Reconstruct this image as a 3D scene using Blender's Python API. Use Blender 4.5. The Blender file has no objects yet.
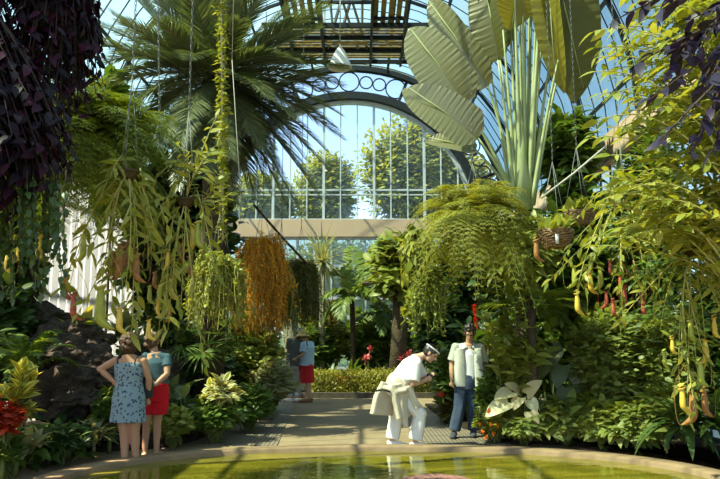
import bpy, bmesh, math, random
import numpy as np
from mathutils import Vector, Matrix

# ------------------------------------------------------------------ camera, world, sun, exposure
scn = bpy.context.scene
COL = scn.collection
FPX, CAMH, TILT = 720.0, 1.5, math.radians(7.95)
cd = bpy.data.cameras.new('camera'); cd.sensor_width = 36.0; cd.lens = 36.0; cd.clip_end = 400
cam = bpy.data.objects.new('camera', cd); COL.objects.link(cam)
cam.location = (0, 0, CAMH); cam.rotation_euler = (math.pi/2 + TILT, 0, 0)
scn.camera = cam

SUN_DIR = Vector((-0.55, -0.24, 0.80)).normalized()          # towards the sun
w = bpy.data.worlds.new('sky'); scn.world = w; w.use_nodes = True
nt = w.node_tree; bg = nt.nodes['Background']
sky = nt.nodes.new('ShaderNodeTexSky'); sky.sky_type = 'NISHITA'; sky.sun_disc = False
sky.sun_elevation = math.asin(SUN_DIR.z); sky.sun_rotation = math.atan2(SUN_DIR.x, SUN_DIR.y)
sky.air_density = 1.0; sky.dust_density = 0.6; sky.ozone_density = 1.6
nt.links.new(sky.outputs[0], bg.inputs[0]); bg.inputs[1].default_value = 0.31
sd = bpy.data.lights.new('sun', 'SUN'); sd.energy = 15.0; sd.angle = math.radians(0.55); sd.color = (1.0, 0.88, 0.64)
sun = bpy.data.objects.new('sun', sd); COL.objects.link(sun)
sun.rotation_euler = SUN_DIR.to_track_quat('Z', 'Y').to_euler()
vs = scn.view_settings
vs.view_transform = 'Standard'; vs.look = 'None'; vs.gamma = 1.0; vs.exposure = 0.46; vs.use_curve_mapping = False
scn.cycles.max_bounces = 8; scn.cycles.transparent_max_bounces = 24
scn.cycles.diffuse_bounces = 3; scn.cycles.transmission_bounces = 5; scn.cycles.glossy_bounces = 3
scn.cycles.caustics_reflective = False; scn.cycles.caustics_refractive = False
scn.cycles.use_denoising = True

# ------------------------------------------------------------------ pixel -> place
CT, ST = math.cos(TILT), math.sin(TILT)
def at(px, py, Y):
    """the point at distance Y (world y) that the photograph shows at pixel px, py"""
    a, b = (px - 360) / FPX, (239.5 - py) / FPX
    dy, dz = CT - b * ST, ST + b * CT
    k = Y / dy
    return np.array([a * k, Y, CAMH + dz * k])
def ground(px, py, z=0.0):
    a, b = (px - 360) / FPX, (239.5 - py) / FPX
    dy, dz = CT - b * ST, ST + b * CT
    k = (z - CAMH) / dz
    return np.array([a * k, dy * k, z])
def ppm(Y, py=300):                     # pixels per metre there
    p, q = at(360, py, Y), at(460, py, Y)
    return 100 / (q[0] - p[0])

# ------------------------------------------------------------------ materials
def mat(name, col, rough=.6, spec=.3, metal=0.0, noise=None, scale=8, bump=0):
    m = bpy.data.materials.new(name); m.use_nodes = True
    t = m.node_tree; b = t.nodes['Principled BSDF']
    b.inputs['Base Color'].default_value = (*col, 1); b.inputs['Roughness'].default_value = rough
    b.inputs['Specular IOR Level'].default_value = spec; b.inputs['Metallic'].default_value = metal
    if noise or bump:
        tc = t.nodes.new('ShaderNodeTexCoord'); n = t.nodes.new('ShaderNodeTexNoise')
        n.inputs['Scale'].default_value = scale; n.inputs['Detail'].default_value = 6
        t.links.new(tc.outputs['Object'], n.inputs['Vector'])
        if noise:
            r = t.nodes.new('ShaderNodeValToRGB')
            r.color_ramp.elements[0].position = .32; r.color_ramp.elements[0].color = (*noise, 1)
            r.color_ramp.elements[1].position = .68; r.color_ramp.elements[1].color = (*col, 1)
            t.links.new(n.outputs['Fac'], r.inputs[0]); t.links.new(r.outputs[0], b.inputs['Base Color'])
        if bump:
            bp = t.nodes.new('ShaderNodeBump'); bp.inputs['Strength'].default_value = bump
            bp.inputs['Distance'].default_value = .05
            t.links.new(n.outputs['Fac'], bp.inputs['Height']); t.links.new(bp.outputs[0], b.inputs['Normal'])
    return m

def leafmat(name, cols, trans=.4, rough=.42, spec=.4, tint=(1.5, 1.25, .5)):
    """leaf: gloss above, light let through; each leaf its own hue between the colours"""
    m = bpy.data.materials.new(name); m.use_nodes = True
    t = m.node_tree; b = t.nodes['Principled BSDF']; out = t.nodes['Material Output']
    g = t.nodes.new('ShaderNodeNewGeometry'); r = t.nodes.new('ShaderNodeValToRGB')
    e = r.color_ramp.elements
    cols = [(c[0]*1.14, c[1]*.92, c[2]*.9) if c[1] > c[0]*1.05 else c for c in cols]
    for i, c in enumerate(cols):
        x = i / max(1, len(cols) - 1)
        if i < 2: el = e[i]; el.position = x
        else: el = e.new(x)
        el.color = (*c, 1)
    if len(cols) == 1: e[1].color = (*cols[0], 1)
    t.links.new(g.outputs['Random Per Island'], r.inputs[0])
    t.links.new(r.outputs[0], b.inputs['Base Color'])
    b.inputs['Roughness'].default_value = rough; b.inputs['Specular IOR Level'].default_value = spec
    mu = t.nodes.new('ShaderNodeMix'); mu.data_type = 'RGBA'; mu.blend_type = 'MULTIPLY'
    mu.inputs['Factor'].default_value = 1
    t.links.new(r.outputs[0], mu.inputs['A']); mu.inputs['B'].default_value = (*tint, 1)
    tr = t.nodes.new('ShaderNodeBsdfTranslucent'); t.links.new(mu.outputs['Result'], tr.inputs[0])
    mx = t.nodes.new('ShaderNodeMixShader'); mx.inputs[0].default_value = trans
    t.links.new(b.outputs[0], mx.inputs[1]); t.links.new(tr.outputs[0], mx.inputs[2])
    t.links.new(mx.outputs[0], out.inputs[0])
    return m

def glass(name, col, gloss=.06, haze=0.0, hazecol=(.8, .9, .9)):
    m = bpy.data.materials.new(name); m.use_nodes = True
    t = m.node_tree; out = t.nodes['Material Output']; t.nodes.remove(t.nodes['Principled BSDF'])
    a = t.nodes.new('ShaderNodeBsdfTransparent'); a.inputs[0].default_value = (*col, 1)
    g = t.nodes.new('ShaderNodeBsdfGlossy'); g.inputs['Roughness'].default_value = .03
    mx = t.nodes.new('ShaderNodeMixShader'); mx.inputs[0].default_value = gloss
    t.links.new(a.outputs[0], mx.inputs[1]); t.links.new(g.outputs[0], mx.inputs[2])
    last = mx
    if haze:
        d = t.nodes.new('ShaderNodeBsdfTranslucent'); d.inputs[0].default_value = (*hazecol, 1)
        m2 = t.nodes.new('ShaderNodeMixShader'); m2.inputs[0].default_value = haze
        t.links.new(mx.outputs[0], m2.inputs[1]); t.links.new(d.outputs[0], m2.inputs[2]); last = m2
    t.links.new(last.outputs[0], out.inputs[0])
    return m

M = {}
M['concrete'] = mat('path concrete', (.29, .215, .13), .85, .2, noise=(.22, .16, .095), scale=2.2, bump=.1)
M['coping'] = mat('pool coping stone', (.27, .185, .105), .8, .2, noise=(.20, .135, .078), scale=7, bump=.1)
M['soil'] = mat('dark soil', (.035, .028, .018), .95, .1, noise=(.02, .016, .01), scale=9, bump=.5)
M['steel'] = mat('dark painted steel', (.008, .012, .015), .6, .3)
M['whiteframe'] = mat('white painted frame', (.44, .48, .49), .55, .3)
M['tan'] = mat('tan painted beam', (.50, .36, .25), .8, .2, noise=(.46, .33, .22), scale=1.5)
M['timber'] = mat('weathered timber slats', (.34, .24, .075), .8, .2, noise=(.22, .15, .05), scale=6)
M['greysteel'] = mat('grey steel', (.22, .24, .24), .45, .4, .3)
M['rope'] = mat('pale rope', (.42, .40, .34), .8, .2)
M['chain'] = mat('weathered chain', (.16, .17, .16), .5, .4, .4)
M['bark'] = mat('brown bark', (.10, .075, .045), .9, .15, noise=(.05, .038, .022), scale=14, bump=.7)
M['greybark'] = mat('pale grey bark', (.30, .28, .20), .9, .15, noise=(.16, .15, .09), scale=11, bump=.5)
M['stem'] = mat('green stem', (.10, .13, .03), .6, .3)
M['darkstem'] = mat('dark thin stem', (.03, .022, .018), .8, .2)
M['paleStem'] = mat('pale yellow stem', (.36, .34, .09), .6, .3)
M['wicker'] = mat('wicker', (.36, .24, .12), .8, .2, noise=(.16, .10, .05), scale=30, bump=.5)
M['moss'] = mat('dry moss', (.11, .075, .035), .95, .1, noise=(.05, .04, .02), scale=25, bump=.8)
M['rock'] = mat('dark rock', (.055, .040, .027), .8, .3, noise=(.018, .014, .011), scale=5, bump=1.0)
M['glass'] = glass('window glass', (.94, .97, .96), .04, .07, (.8, .85, .82))
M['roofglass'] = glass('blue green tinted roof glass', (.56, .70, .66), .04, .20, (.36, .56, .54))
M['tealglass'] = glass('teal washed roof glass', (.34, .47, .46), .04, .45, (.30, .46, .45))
M['lowglass'] = glass('whitewashed lower glass', (.48, .57, .53), .06, .34, (.55, .66, .60))

GREEN = {
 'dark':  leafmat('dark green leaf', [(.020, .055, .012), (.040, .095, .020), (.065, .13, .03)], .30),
 'mid':   leafmat('mid green leaf', [(.05, .12, .018), (.085, .18, .028), (.14, .24, .05)], .40),
 'light': leafmat('light green leaf', [(.13, .22, .035), (.20, .30, .05), (.28, .36, .09)], .42),
 'lime':  leafmat('yellow green leaf', [(.15, .23, .03), (.23, .32, .045), (.33, .40, .08)], .42),
 'olive': leafmat('olive green leaf', [(.07, .085, .018), (.12, .13, .025), (.17, .17, .04)], .35),
 'fern':  leafmat('yellow green frond', [(.17, .25, .03), (.25, .33, .045), (.33, .38, .07)], .45, .5, .25),
 'fern2': leafmat('mid green lacy frond', [(.10, .18, .02), (.15, .24, .03)], .45, .5, .25),
 'ear': leafmat('matt blue green leaf', [(.10, .17, .085), (.14, .22, .11)], .3),
 'soft': leafmat('soft mid green leaf', [(.13, .22, .045), (.18, .28, .065), (.24, .34, .10)], .45),
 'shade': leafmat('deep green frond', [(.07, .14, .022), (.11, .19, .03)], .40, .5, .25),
 'palm':  leafmat('grey green palm leaflet', [(.055, .095, .045), (.10, .15, .07), (.20, .25, .13)], .33, .30, .6, (1.4, 1.4, .5)),
 'fan':   leafmat('bright fan palm leaf', [(.11, .20, .035), (.17, .28, .05)], .42),
 'banana': leafmat('broad glossy leaf', [(.125, .155, .075), (.18, .215, .105)], .22, .33, .6, (1.1, 1.1, .3)),
 'purple': leafmat('dark purple leaf', [(.007, .004, .007), (.012, .005, .011), (.050, .011, .030)], .25, .55, .2, (1.7, .6, 1.1)),  # own dark purple, deepened to stand in for shade; last tone reddened for highlights
 'violet': leafmat('violet leaf', [(.012, .008, .022), (.025, .014, .040)], .15, .45, .4, (1.3, .6, 1.3)),
 'cream': leafmat('cream white leaf', [(.55, .58, .30), (.66, .66, .42)], .35),
 'yellow': leafmat('yellow leaf', [(.52, .52, .06), (.66, .60, .12)], .4),
 'red':   leafmat('red leaf', [(.30, .02, .012), (.45, .06, .015), (.16, .015, .012)], .35, .4, .4, (1.5, .7, .5)),
 'orange': leafmat('orange trailing stem', [(.80, .36, .02), (.80, .48, .05), (.46, .42, .06)], .45, .55, .2, (1.3, 1, .4)),
 'glaucous': leafmat('grey green broad leaf', [(.12, .20, .10), (.18, .27, .15)], .35),
 'hedge': leafmat('clipped hedge leaf', [(.24, .24, .035), (.34, .32, .05), (.17, .20, .03)], .4),
 'treeout': leafmat('sunlit tree leaf', [(.08, .16, .03), (.14, .24, .045), (.20, .30, .06)], .45),
 'pale':  leafmat('pale strappy leaf', [(.30, .36, .20), (.22, .30, .14)], .4),
 'pink':  leafmat('pink bract', [(.55, .10, .14), (.62, .18, .18)], .35, .45, .3, (1.2, .6, .6)),
 'flower': leafmat('orange petal', [(.80, .20, .015), (.75, .30, .02)], .3, .5, .3, (1.2, .8, .4)),
 'ginger': leafmat('red bract', [(.62, .035, .015), (.75, .10, .02)], .3, .45, .3, (1.2, .5, .4)),
}

# ------------------------------------------------------------------ mesh builder
def unit(v):
    v = np.asarray(v, float); n = np.linalg.norm(v, axis=-1, keepdims=True)
    return v / np.maximum(n, 1e-9)

class MB:
    def __init__(s): s.v = []; s.f = {3: [], 4: []}; s.m = {3: [], 4: []}; s.n = 0
    def add(s, verts, faces, mi=0):
        verts = np.asarray(verts, float); s.v.append(verts)
        for k in (3, 4):
            fk = [f for f in faces if len(f) == k]
            if fk:
                s.f[k].append(np.asarray(fk, np.int64) + s.n); s.m[k].append(np.full(len(fk), mi))
        for f in faces:
            if len(f) > 4:
                t = [(f[0], f[i], f[i+1]) for i in range(1, len(f)-1)]
                s.f[3].append(np.asarray(t, np.int64) + s.n); s.m[3].append(np.full(len(t), mi))
        s.n += len(verts)
    def scatter(s, T, P, D, N, S, mi=0):
        """copies of blade T at points P, growing along D, upper face towards N, length S (or (k,3) scale)"""
        V, F, FM = T
        P = np.atleast_2d(np.asarray(P, float)); k = len(P)
        if k == 0: return
        D = unit(np.broadcast_to(np.asarray(D, float), (k, 3))); N = np.broadcast_to(np.asarray(N, float), (k, 3))
        X = np.cross(D, N); bad = np.linalg.norm(X, axis=1) < 1e-4
        if bad.any(): X = X.copy(); X[bad] = np.cross(D[bad], np.array([1.0, .37, .21]))
        X = unit(X); Z = np.cross(X, D)
        S = np.asarray(S, float)
        if S.ndim == 0: S = np.full(k, float(S))
        if S.ndim == 1: S = np.stack([S, S, S], 1)
        out = (P[:, None, :] + (V[None, :, 0:1] * S[:, None, 0:1]) * X[:, None, :]
               + (V[None, :, 1:2] * S[:, None, 1:2]) * D[:, None, :] + (V[None, :, 2:3] * S[:, None, 2:3]) * Z[:, None, :])
        s.v.append(out.reshape(-1, 3)); off = s.n + np.arange(k) * len(V)
        F = np.asarray(F, np.int64); q = F.shape[1]
        s.f[q].append((F[None] + off[:, None, None]).reshape(-1, q))
        s.m[q].append(np.tile(np.asarray(FM) + mi, k))
        s.n += k * len(V)
    def tube(s, pts, r, sides=6, mi=0, cap=True):
        pts = np.asarray(pts, float); n = len(pts)
        r = np.broadcast_to(np.asarray(r, float), (n,))
        T = unit(np.gradient(pts, axis=0)); ref = np.array([0.31, .17, .93])
        if abs(T[:, 2]).mean() > .85: ref = np.array([.93, .31, .1])
        A = unit(np.cross(T, ref)); B = np.cross(T, A)
        th = np.arange(sides) * 2 * math.pi / sides
        V = (pts[:, None] + r[:, None, None] * (np.cos(th)[None, :, None] * A[:, None] + np.sin(th)[None, :, None] * B[:, None])).reshape(-1, 3)
        F = [(i*sides+j, i*sides+(j+1) % sides, (i+1)*sides+(j+1) % sides, (i+1)*sides+j) for i in range(n-1) for j in range(sides)]
        if cap:
            F.append(tuple(range(sides))[::-1]); F.append(tuple((n-1)*sides + j for j in range(sides)))
        s.add(V, F, mi)
    def box(s, lo, hi, mi=0):
        x0, y0, z0 = lo; x1, y1, z1 = hi
        V = [(x0,y0,z0),(x1,y0,z0),(x1,y1,z0),(x0,y1,z0),(x0,y0,z1),(x1,y0,z1),(x1,y1,z1),(x0,y1,z1)]
        s.add(V, [(0,3,2,1),(4,5,6,7),(0,1,5,4),(1,2,6,5),(2,3,7,6),(3,0,4,7)], mi)
    def lathe(s, prof, c=(0,0,0), seg=24, mi=0):
        c = np.asarray(c, float); th = np.arange(seg) * 2 * math.pi / seg; V = []
        for r, z in prof: V += [c + np.array([r*math.cos(t), r*math.sin(t), z]) for t in th]
        F = [(i*seg+j, i*seg+(j+1) % seg, (i+1)*seg+(j+1) % seg, (i+1)*seg+j) for i in range(len(prof)-1) for j in range(seg)]
        s.add(V, F, mi)
    def mesh(s, name, mats, org=(0,0,0), smooth=True):
        me = bpy.data.meshes.new(name)
        V = (np.concatenate(s.v) - np.asarray(org, float)).astype(np.float32)
        me.vertices.add(len(V)); me.vertices.foreach_set('co', V.ravel())
        loops, starts, mi, st = [], [], [], 0
        for k in (3, 4):
            if s.f[k]:
                f = np.concatenate(s.f[k]); loops.append(f.ravel()); starts.append(st + np.arange(len(f)) * k)
                mi.append(np.concatenate(s.m[k])); st += f.size
        loops = np.concatenate(loops); starts = np.concatenate(starts); mi = np.concatenate(mi)
        me.loops.add(len(loops)); me.loops.foreach_set('vertex_index', loops.astype(np.int32))
        me.polygons.add(len(starts)); me.polygons.foreach_set('loop_start', starts.astype(np.int32))
        me.polygons.foreach_set('material_index', mi.astype(np.int32))
        me.polygons.foreach_set('use_smooth', np.full(len(starts), smooth))
        for m in mats: me.materials.append(m)
        me.update(calc_edges=True); me.validate()
        return me
    def build(s, name, mats, parent=None, org=None, smooth=True):
        if not isinstance(mats, (list, tuple)): mats = [mats]
        if parent is not None:
            org = parent['_o'] if '_o' in parent.keys() else (0, 0, 0)
        o = bpy.data.objects.new(name, s.mesh(name, mats, org if org is not None else (0,0,0), smooth))
        COL.objects.link(o)
        if parent is not None: o.parent = parent; o['_o'] = list(org)
        elif org is not None: o.location = org; o['_o'] = [float(x) for x in org]
        return o

def tag(o, label, cat, group=None):
    o['label'] = label; o['category'] = cat
    if group: o['group'] = group
    return o
def thing(name, label, cat, loc, group=None):
    o = bpy.data.objects.new(name, None); COL.objects.link(o); o.location = [float(x) for x in loc]
    o.empty_display_size = .2; o['_o'] = [float(x) for x in loc]
    return tag(o, label, cat, group)
def struct(o): o['kind'] = 'structure'; return o
def dup(root, loc, rz=0, sc=1, label=None, group=None):
    r = root.copy(); COL.objects.link(r); r.location = [float(x) for x in loc]; r.rotation_euler = (0, 0, rz)
    r.scale = (sc, sc, sc) if np.ndim(sc) == 0 else sc
    if label: r['label'] = label
    if group: r['group'] = group
    for ch in list(root.children):
        c = ch.copy(); COL.objects.link(c); c.parent = r
        for g in ch.children:
            d = g.copy(); COL.objects.link(d); d.parent = c
    return r

# ------------------------------------------------------------------ leaf shapes
def blade(n=5, shape='lance', wd=.28, droop=.5, fold=.12, margin=False, wave=0.0):
    t = np.linspace(0, 1, n + 1)
    if shape == 'lance': p = np.sin(math.pi * t**.75) ** .9
    elif shape == 'ovate': p = np.sin(math.pi * t**.6) ** .8
    elif shape == 'strap': p = np.minimum(1, .45 + t*3) * (1 - t**3.2)
    elif shape == 'grass': p = np.minimum(1, .7 + t) * (1 - t**1.6)
    elif shape == 'heart': p = np.where(t < .18, .75 + 1.4*t, np.sin(math.pi * (.5 + (t-.18)/.82*.5)) ** .75)
    elif shape == 'banana': p = np.minimum(1, .30 + t*5) ** .7 * (1 - t**5) ** .8
    p = np.maximum(p, 0); p[-1] = 0.0 if shape != 'banana' else .06
    a = .25*droop - droop * 1.25 * t
    y = np.concatenate([[0], np.cumsum(np.cos(a[:-1]) / n)]); z = np.concatenate([[0], np.cumsum(np.sin(a[:-1]) / n)])
    cols = (-1, -.55, 0, .55, 1) if (margin or wave) else (-1, 0, 1)
    V = []
    for i in range(n + 1):
        for c in cols:
            back = -.14 * abs(c) * (1 - t[i]/.3) if shape == 'heart' and t[i] < .3 else 0
            zz = z[i] + fold * abs(c) * p[i] * wd * .5
            if wave: zz += wave * abs(c) * math.sin(i * 2.4 + (1.3 if c > 0 else 0))
            V.append((c * p[i] * wd * .5, y[i] + back, zz))
    k = len(cols); F, FM = [], []
    for i in range(n):
        for j in range(k - 1):
            F.append((i*k+j, i*k+j+1, (i+1)*k+j+1, (i+1)*k+j))
            FM.append(1 if margin and j in (0, k-2) else 0)
    return np.array(V), F, FM
DIA = (np.array([(0, 0, 0), (.5, .45, .04), (0, 1, -.08), (-.5, .45, .04)]) * np.array([.34, 1, 1]), [(0, 1, 2, 3)], [0])
DIAN = (np.array([(0, 0, 0), (.5, .4, .03), (0, 1, -.12), (-.5, .4, .03)]) * np.array([.12, 1, 1]), [(0, 1, 2, 3)], [0])
DIAW = (np.array([(0, 0, 0), (.5, .5, .06), (0, 1, -.06), (-.5, .5, .06)]) * np.array([.62, 1, 1]), [(0, 1, 2, 3)], [0])
LANCE = blade(4, 'lance', .26, .5); LANCEW = blade(4, 'lance', .38, .5); OVATE = blade(4, 'ovate', .5, .5)
OVATE6 = blade(6, 'ovate', .46, .7, .2); HEART = blade(6, 'heart', .8, .6, .1); STRAP = blade(6, 'strap', .12, 1.2, .3)
STRAPW = blade(7, 'strap', .20, 1.1, .25); GRASS = blade(6, 'grass', .05, 1.3, .3); SPIKE = blade(4, 'grass', .07, .5, .3)
PADDLE = blade(7, 'lance', .34, .7, .18); VARIEG = blade(5, 'ovate', .42, .6, .15, margin=True)
BANANA = blade(44, 'banana', .42, .35, .34, wave=.0032)

def bez(a, b, c, n):
    t = np.linspace(0, 1, n)[:, None]
    return (1-t)**2 * np.asarray(a) + 2*(1-t)*t * np.asarray(b) + t**2 * np.asarray(c)
UP = np.array([0, 0, 1.0])
def A0(*v): return np.array(v, float)

def pinnate(mb, pts, n, ll, T=LANCE, ang=.9, vee=.15, droop=.25, rng=None, mi=0, rr=.012, rmi=None, base=.12, prof=None, jit=.12):
    """a feather frond along the curve pts: n pairs of leaflets of length ll"""
    pts = np.asarray(pts, float); tt = np.linspace(0, 1, len(pts))
    t = np.linspace(base, .985, n)
    P = np.stack([np.interp(t, tt, pts[:, k]) for k in range(3)], 1)
    tg = unit(np.gradient(pts, axis=0)); Tn = unit(np.stack([np.interp(t, tt, tg[:, k]) for k in range(3)], 1))
    side = np.cross(Tn, UP); side[np.linalg.norm(side, axis=1) < .15] = (1, 0, 0); side = unit(side)
    up = unit(np.cross(side, Tn))
    L = ll * (prof(t) if prof else np.clip(np.sin(math.pi * (.12 + .83*t)), .12, 1) ** .7)
    for sg in (-1, 1):
        j = rng.normal(0, jit, (n, 3))
        a = ang * (1 - .35*t)
        D = sg * side * np.sin(a)[:, None] + Tn * np.cos(a)[:, None] + up * vee + j
        D[:, 2] -= droop
        mb.scatter(T, P, D, up + .4*j, L * rng.uniform(.85, 1.1, n), mi)
    if rr: mb.tube(pts, np.linspace(rr, rr*.25, len(pts)), 4, mi if rmi is None else rmi)

def bipinnate(mb, pts, n, ll, m, leaf, rng, T=DIA, mi=0, droop=.3, rr=.006, rmi=1):
    """lacy fern frond: pinnae that are themselves feathers"""
    pts = np.asarray(pts, float); tt = np.linspace(0, 1, len(pts)); t = np.linspace(.14, .98, n)
    P = np.stack([np.interp(t, tt, pts[:, k]) for k in range(3)], 1)
    tg = unit(np.gradient(pts, axis=0)); Tn = unit(np.stack([np.interp(t, tt, tg[:, k]) for k in range(3)], 1))
    side = np.cross(Tn, UP); side[np.linalg.norm(side, axis=1) < .15] = (1, 0, 0); side = unit(side); up = unit(np.cross(side, Tn))
    L = ll * np.clip(np.minimum(.45 + t*2.2, (1 - t)**.75 * 1.5), .06, 1)
    aP, aD, aN, aS = [], [], [], []
    u = np.linspace(.1, 1, m)
    for sg in (-1, 1):
        D = sg * side + Tn * .45 + up * .05 + rng.normal(0, .08, (n, 3)); D = unit(D)
        Pp = P[:, None] + D[:, None] * (L[:, None, None] * u[None, :, None])
        Pp[..., 2] -= (droop * L[:, None] * u[None]**2)
        lat = unit(np.cross(D, up))
        for s2 in (-1, 1):
            DD = s2 * lat[:, None] + D[:, None] * .75 + 0 * Pp; DD[..., 2] -= .25
            S = leaf * (1.05 - u[None]*.75) * np.clip(L[:, None] / ll, .3, 1)
            aP.append(Pp.reshape(-1, 3)); aD.append(DD.reshape(-1, 3))
            aN.append(np.repeat(up, m, 0)); aS.append(np.broadcast_to(S, (n, m)).ravel())
    P = np.concatenate(aP); N = np.concatenate(aN) + rng.normal(0, .25, P.shape)
    mb.scatter(T, P, np.concatenate(aD) + rng.normal(0, .12, P.shape), N, np.concatenate(aS), mi)
    mb.tube(pts, np.linspace(rr, rr*.4, len(pts)), 4, rmi)

# ------------------------------------------------------------------ plant builders
YW, AX, AZ, AR, RV = 26.0, -.36, 5.84, 4.42, 5.8           # end wall; centre, springing and radii of window and vault
SEED = [11]
def RNG(): SEED[0] += 1; return np.random.default_rng(SEED[0])

def shrub(name, label, cat, box, Y, T, size, n, leaf, stem=None, depth=None, group=None, per=7, hang=.15, base=None, flat=1.0, dome=False, floor=0.0):
    rng = RNG(); x0, y0, x1, y1 = box; n = int(n*1.9); size = size*1.12
    a, b = at(x0, y1, Y), at(x1, y0, Y); c = (a + b) / 2
    R = np.array([abs(b[0]-a[0])/2, 0, abs(b[2]-a[2])/2]); R[1] = depth if depth else min(R[0], 1.2) * .8
    root = np.array([c[0], Y, floor]) if base is None else np.asarray(base, float)
    th = thing(name, label, cat, root, group)
    k = max(6, n // per); U = unit(rng.normal(0, 1, (k, 3)) + np.array([0, -.25, .15])); 
    if dome: U[:, 2] = np.abs(U[:, 2]) * 1.2 - .2
    E = c + U * R * rng.uniform(.62, 1.02, (k, 1)) * flat
    if Y < 26:
        E[:, 0] = np.clip(E[:, 0], AX - RV + .7, AX + RV - .7); dx, dz = E[:, 0] - AX, E[:, 2] - AZ
        q = np.where(dz > 0, np.minimum(1, (RV - .6) / np.maximum(np.hypot(dx, dz), .1)), 1); E[:, 0] = AX + dx*q; E[:, 2] = np.where(dz > 0, AZ + dz*q, E[:, 2])
        root[0] = min(max(root[0], AX - RV + .9), AX + RV - .9)
    low = c - np.array([0, 0, R[2]*.75]) if base is None else root
    if Y < 26 and base is None: low[0] = root[0]
    st = MB(); fo = MB(); stemm = stem or M['stem']
    st.tube(bez(root, (root+low)/2 + rng.normal(0, .03, 3), low + np.array([0, 0, .02]), 5), np.linspace(.035, .02, 5), 5)
    P, D, N, S = [], [], [], []
    for i in range(k):
        cur = bez(low + rng.normal(0, .04, 3), (low + E[i]) / 2 + np.array([0, 0, .22*R[2]]) + rng.normal(0, .06, 3) * R, E[i], 7)
        st.tube(cur, np.linspace(.012, .004, 7), 3, cap=False)
        t = np.linspace(.5, 1, per); tt = np.linspace(0, 1, 7)
        p = np.stack([np.interp(t, tt, cur[:, j]) for j in range(3)], 1)
        tan = unit(cur[-1] - cur[3]); lat = unit(np.cross(tan, UP) + 1e-3)
        sg = np.where(np.arange(per) % 2, 1, -1)[:, None]
        d = tan * .65 + lat * sg * .9 + rng.normal(0, .3, (per, 3)); d[:, 2] -= hang
        P.append(p); D.append(d); N.append(np.array([0, 0, 1.0]) + .55*U[i] + rng.normal(0, .3, (per, 3)))
        S.append(size * rng.uniform(.7, 1.2, per))
    P = np.concatenate(P); S = np.concatenate(S)
    if Y < 26:                                         # nothing grows through the glass
        m_ = S * .9 + .12; P[:, 0] = np.clip(P[:, 0], AX - RV + m_, AX + RV - m_); dx, dz = P[:, 0] - AX, P[:, 2] - AZ
        q = np.where(dz > 0, np.minimum(1, (RV - .25 - m_) / np.maximum(np.hypot(dx, dz), .1)), 1); P[:, 0] = AX + dx*q; P[:, 2] = np.where(dz > 0, AZ + dz*q, P[:, 2])
    fo.scatter(T, P, np.concatenate(D), np.concatenate(N), S)
    fo.build('foliage', leaf, th); st.build('stem', stemm, th)
    return th

def rosette(name, label, cat, base, n, L, T, leaf, el=(.3, 1.4), group=None, spread=.04, stalk=0.0, stem=None, trunk=0.0, tr=.04, jit=.15, facing=None, bark=None, petr=.006):
    """leaves from one point; stalk = share of the length that is petiole"""
    rng = RNG(); base = np.asarray(base, float); th = thing(name, label, cat, base, group)
    top = base + np.array([0, 0, trunk]); ph = np.arange(n) * 2.39996 + rng.uniform(0, 6)
    if facing is not None: ph = facing + rng.uniform(-1.7, 1.7, n)
    e = np.linspace(el[0], el[1], n) + rng.normal(0, jit, n)
    D = np.stack([np.cos(ph)*np.cos(e), np.sin(ph)*np.cos(e), np.sin(e)], 1)
    Ls = L * rng.uniform(.75, 1.1, n)
    P = top + rng.normal(0, spread, (n, 3)) * np.array([1, 1, .3])
    fo = MB(); N = UP * 1.0 + 0 * D
    if stalk:
        st = MB(); Q = P + D * (Ls * stalk)[:, None]; Q[:, 2] = np.maximum(Q[:, 2], base[2] + .04)
        for i in range(n): st.tube(bez(P[i], (P[i]+Q[i])/2 + np.array([0, 0, .12*Ls[i]]), Q[i], 5), petr, 4)
        D2 = D.copy(); D2[:, 2] = D2[:, 2] * .3 - .15; N2 = np.array([0, -.35, 1.0]) + .5*D
        fo.scatter(T, Q, D2 + rng.normal(0, .15, D2.shape), N2, Ls * (1 - stalk)); st.build('stem', stem or M['stem'], th)
    else:
        fo.scatter(T, P, D, N, Ls)
    if trunk:
        tb = MB(); tb.tube(np.array([base, base + [0.02, 0, trunk*.5], top]), [tr*1.15, tr, tr*.9], 9); tb.build('trunk', bark or M['greybark'], th)
    fo.build('foliage', leaf, th)
    return th

def fan_palm(name, label, base, trunk, n, pet, R, leaf, group=None, seg=22, el=(-.1, 1.2), az=None, droop=.8):
    rng = RNG(); base = np.asarray(base, float); th = thing(name, label, 'palm', base, group)
    top = base + np.array([0, 0, trunk])
    if trunk > .15:
        tb = MB(); tb.tube(np.array([base, base + [.01, 0, trunk*.5], top]), [.07, .055, .06], 9); tb.build('trunk', M['bark'], th)
    S = blade(4, 'grass', .085, droop, .3)
    for i in range(n):
        a = i * 2.4 + rng.uniform(0, .5) if az is None else az[i]
        e = el[0] + (el[1]-el[0]) * (i + .5) / n
        d = np.array([math.cos(a)*math.cos(e), math.sin(a)*math.cos(e), math.sin(e)])
        tip = top + d * pet; tip[2] -= .1 * pet
        fr = MB(); cur = bez(top, top + d*pet*.6 + np.array([0, 0, .12*pet]), tip, 6); fr.tube(cur, .008, 4)
        tan = unit(cur[-1] - cur[-2]); lat = unit(np.cross(tan, UP)); up = np.cross(lat, tan)
        sp = np.linspace(-2.2, 2.2, seg); D = np.cos(sp)[:, None]*tan + np.sin(sp)[:, None]*lat + .12*up + rng.normal(0, .03, (seg, 3))
        fr.scatter(S, np.repeat(tip[None], seg, 0), D, up, R * (1 - .25*np.abs(sp)/2.2))
        fr.build('frond', leaf, th)
    return th

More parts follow.
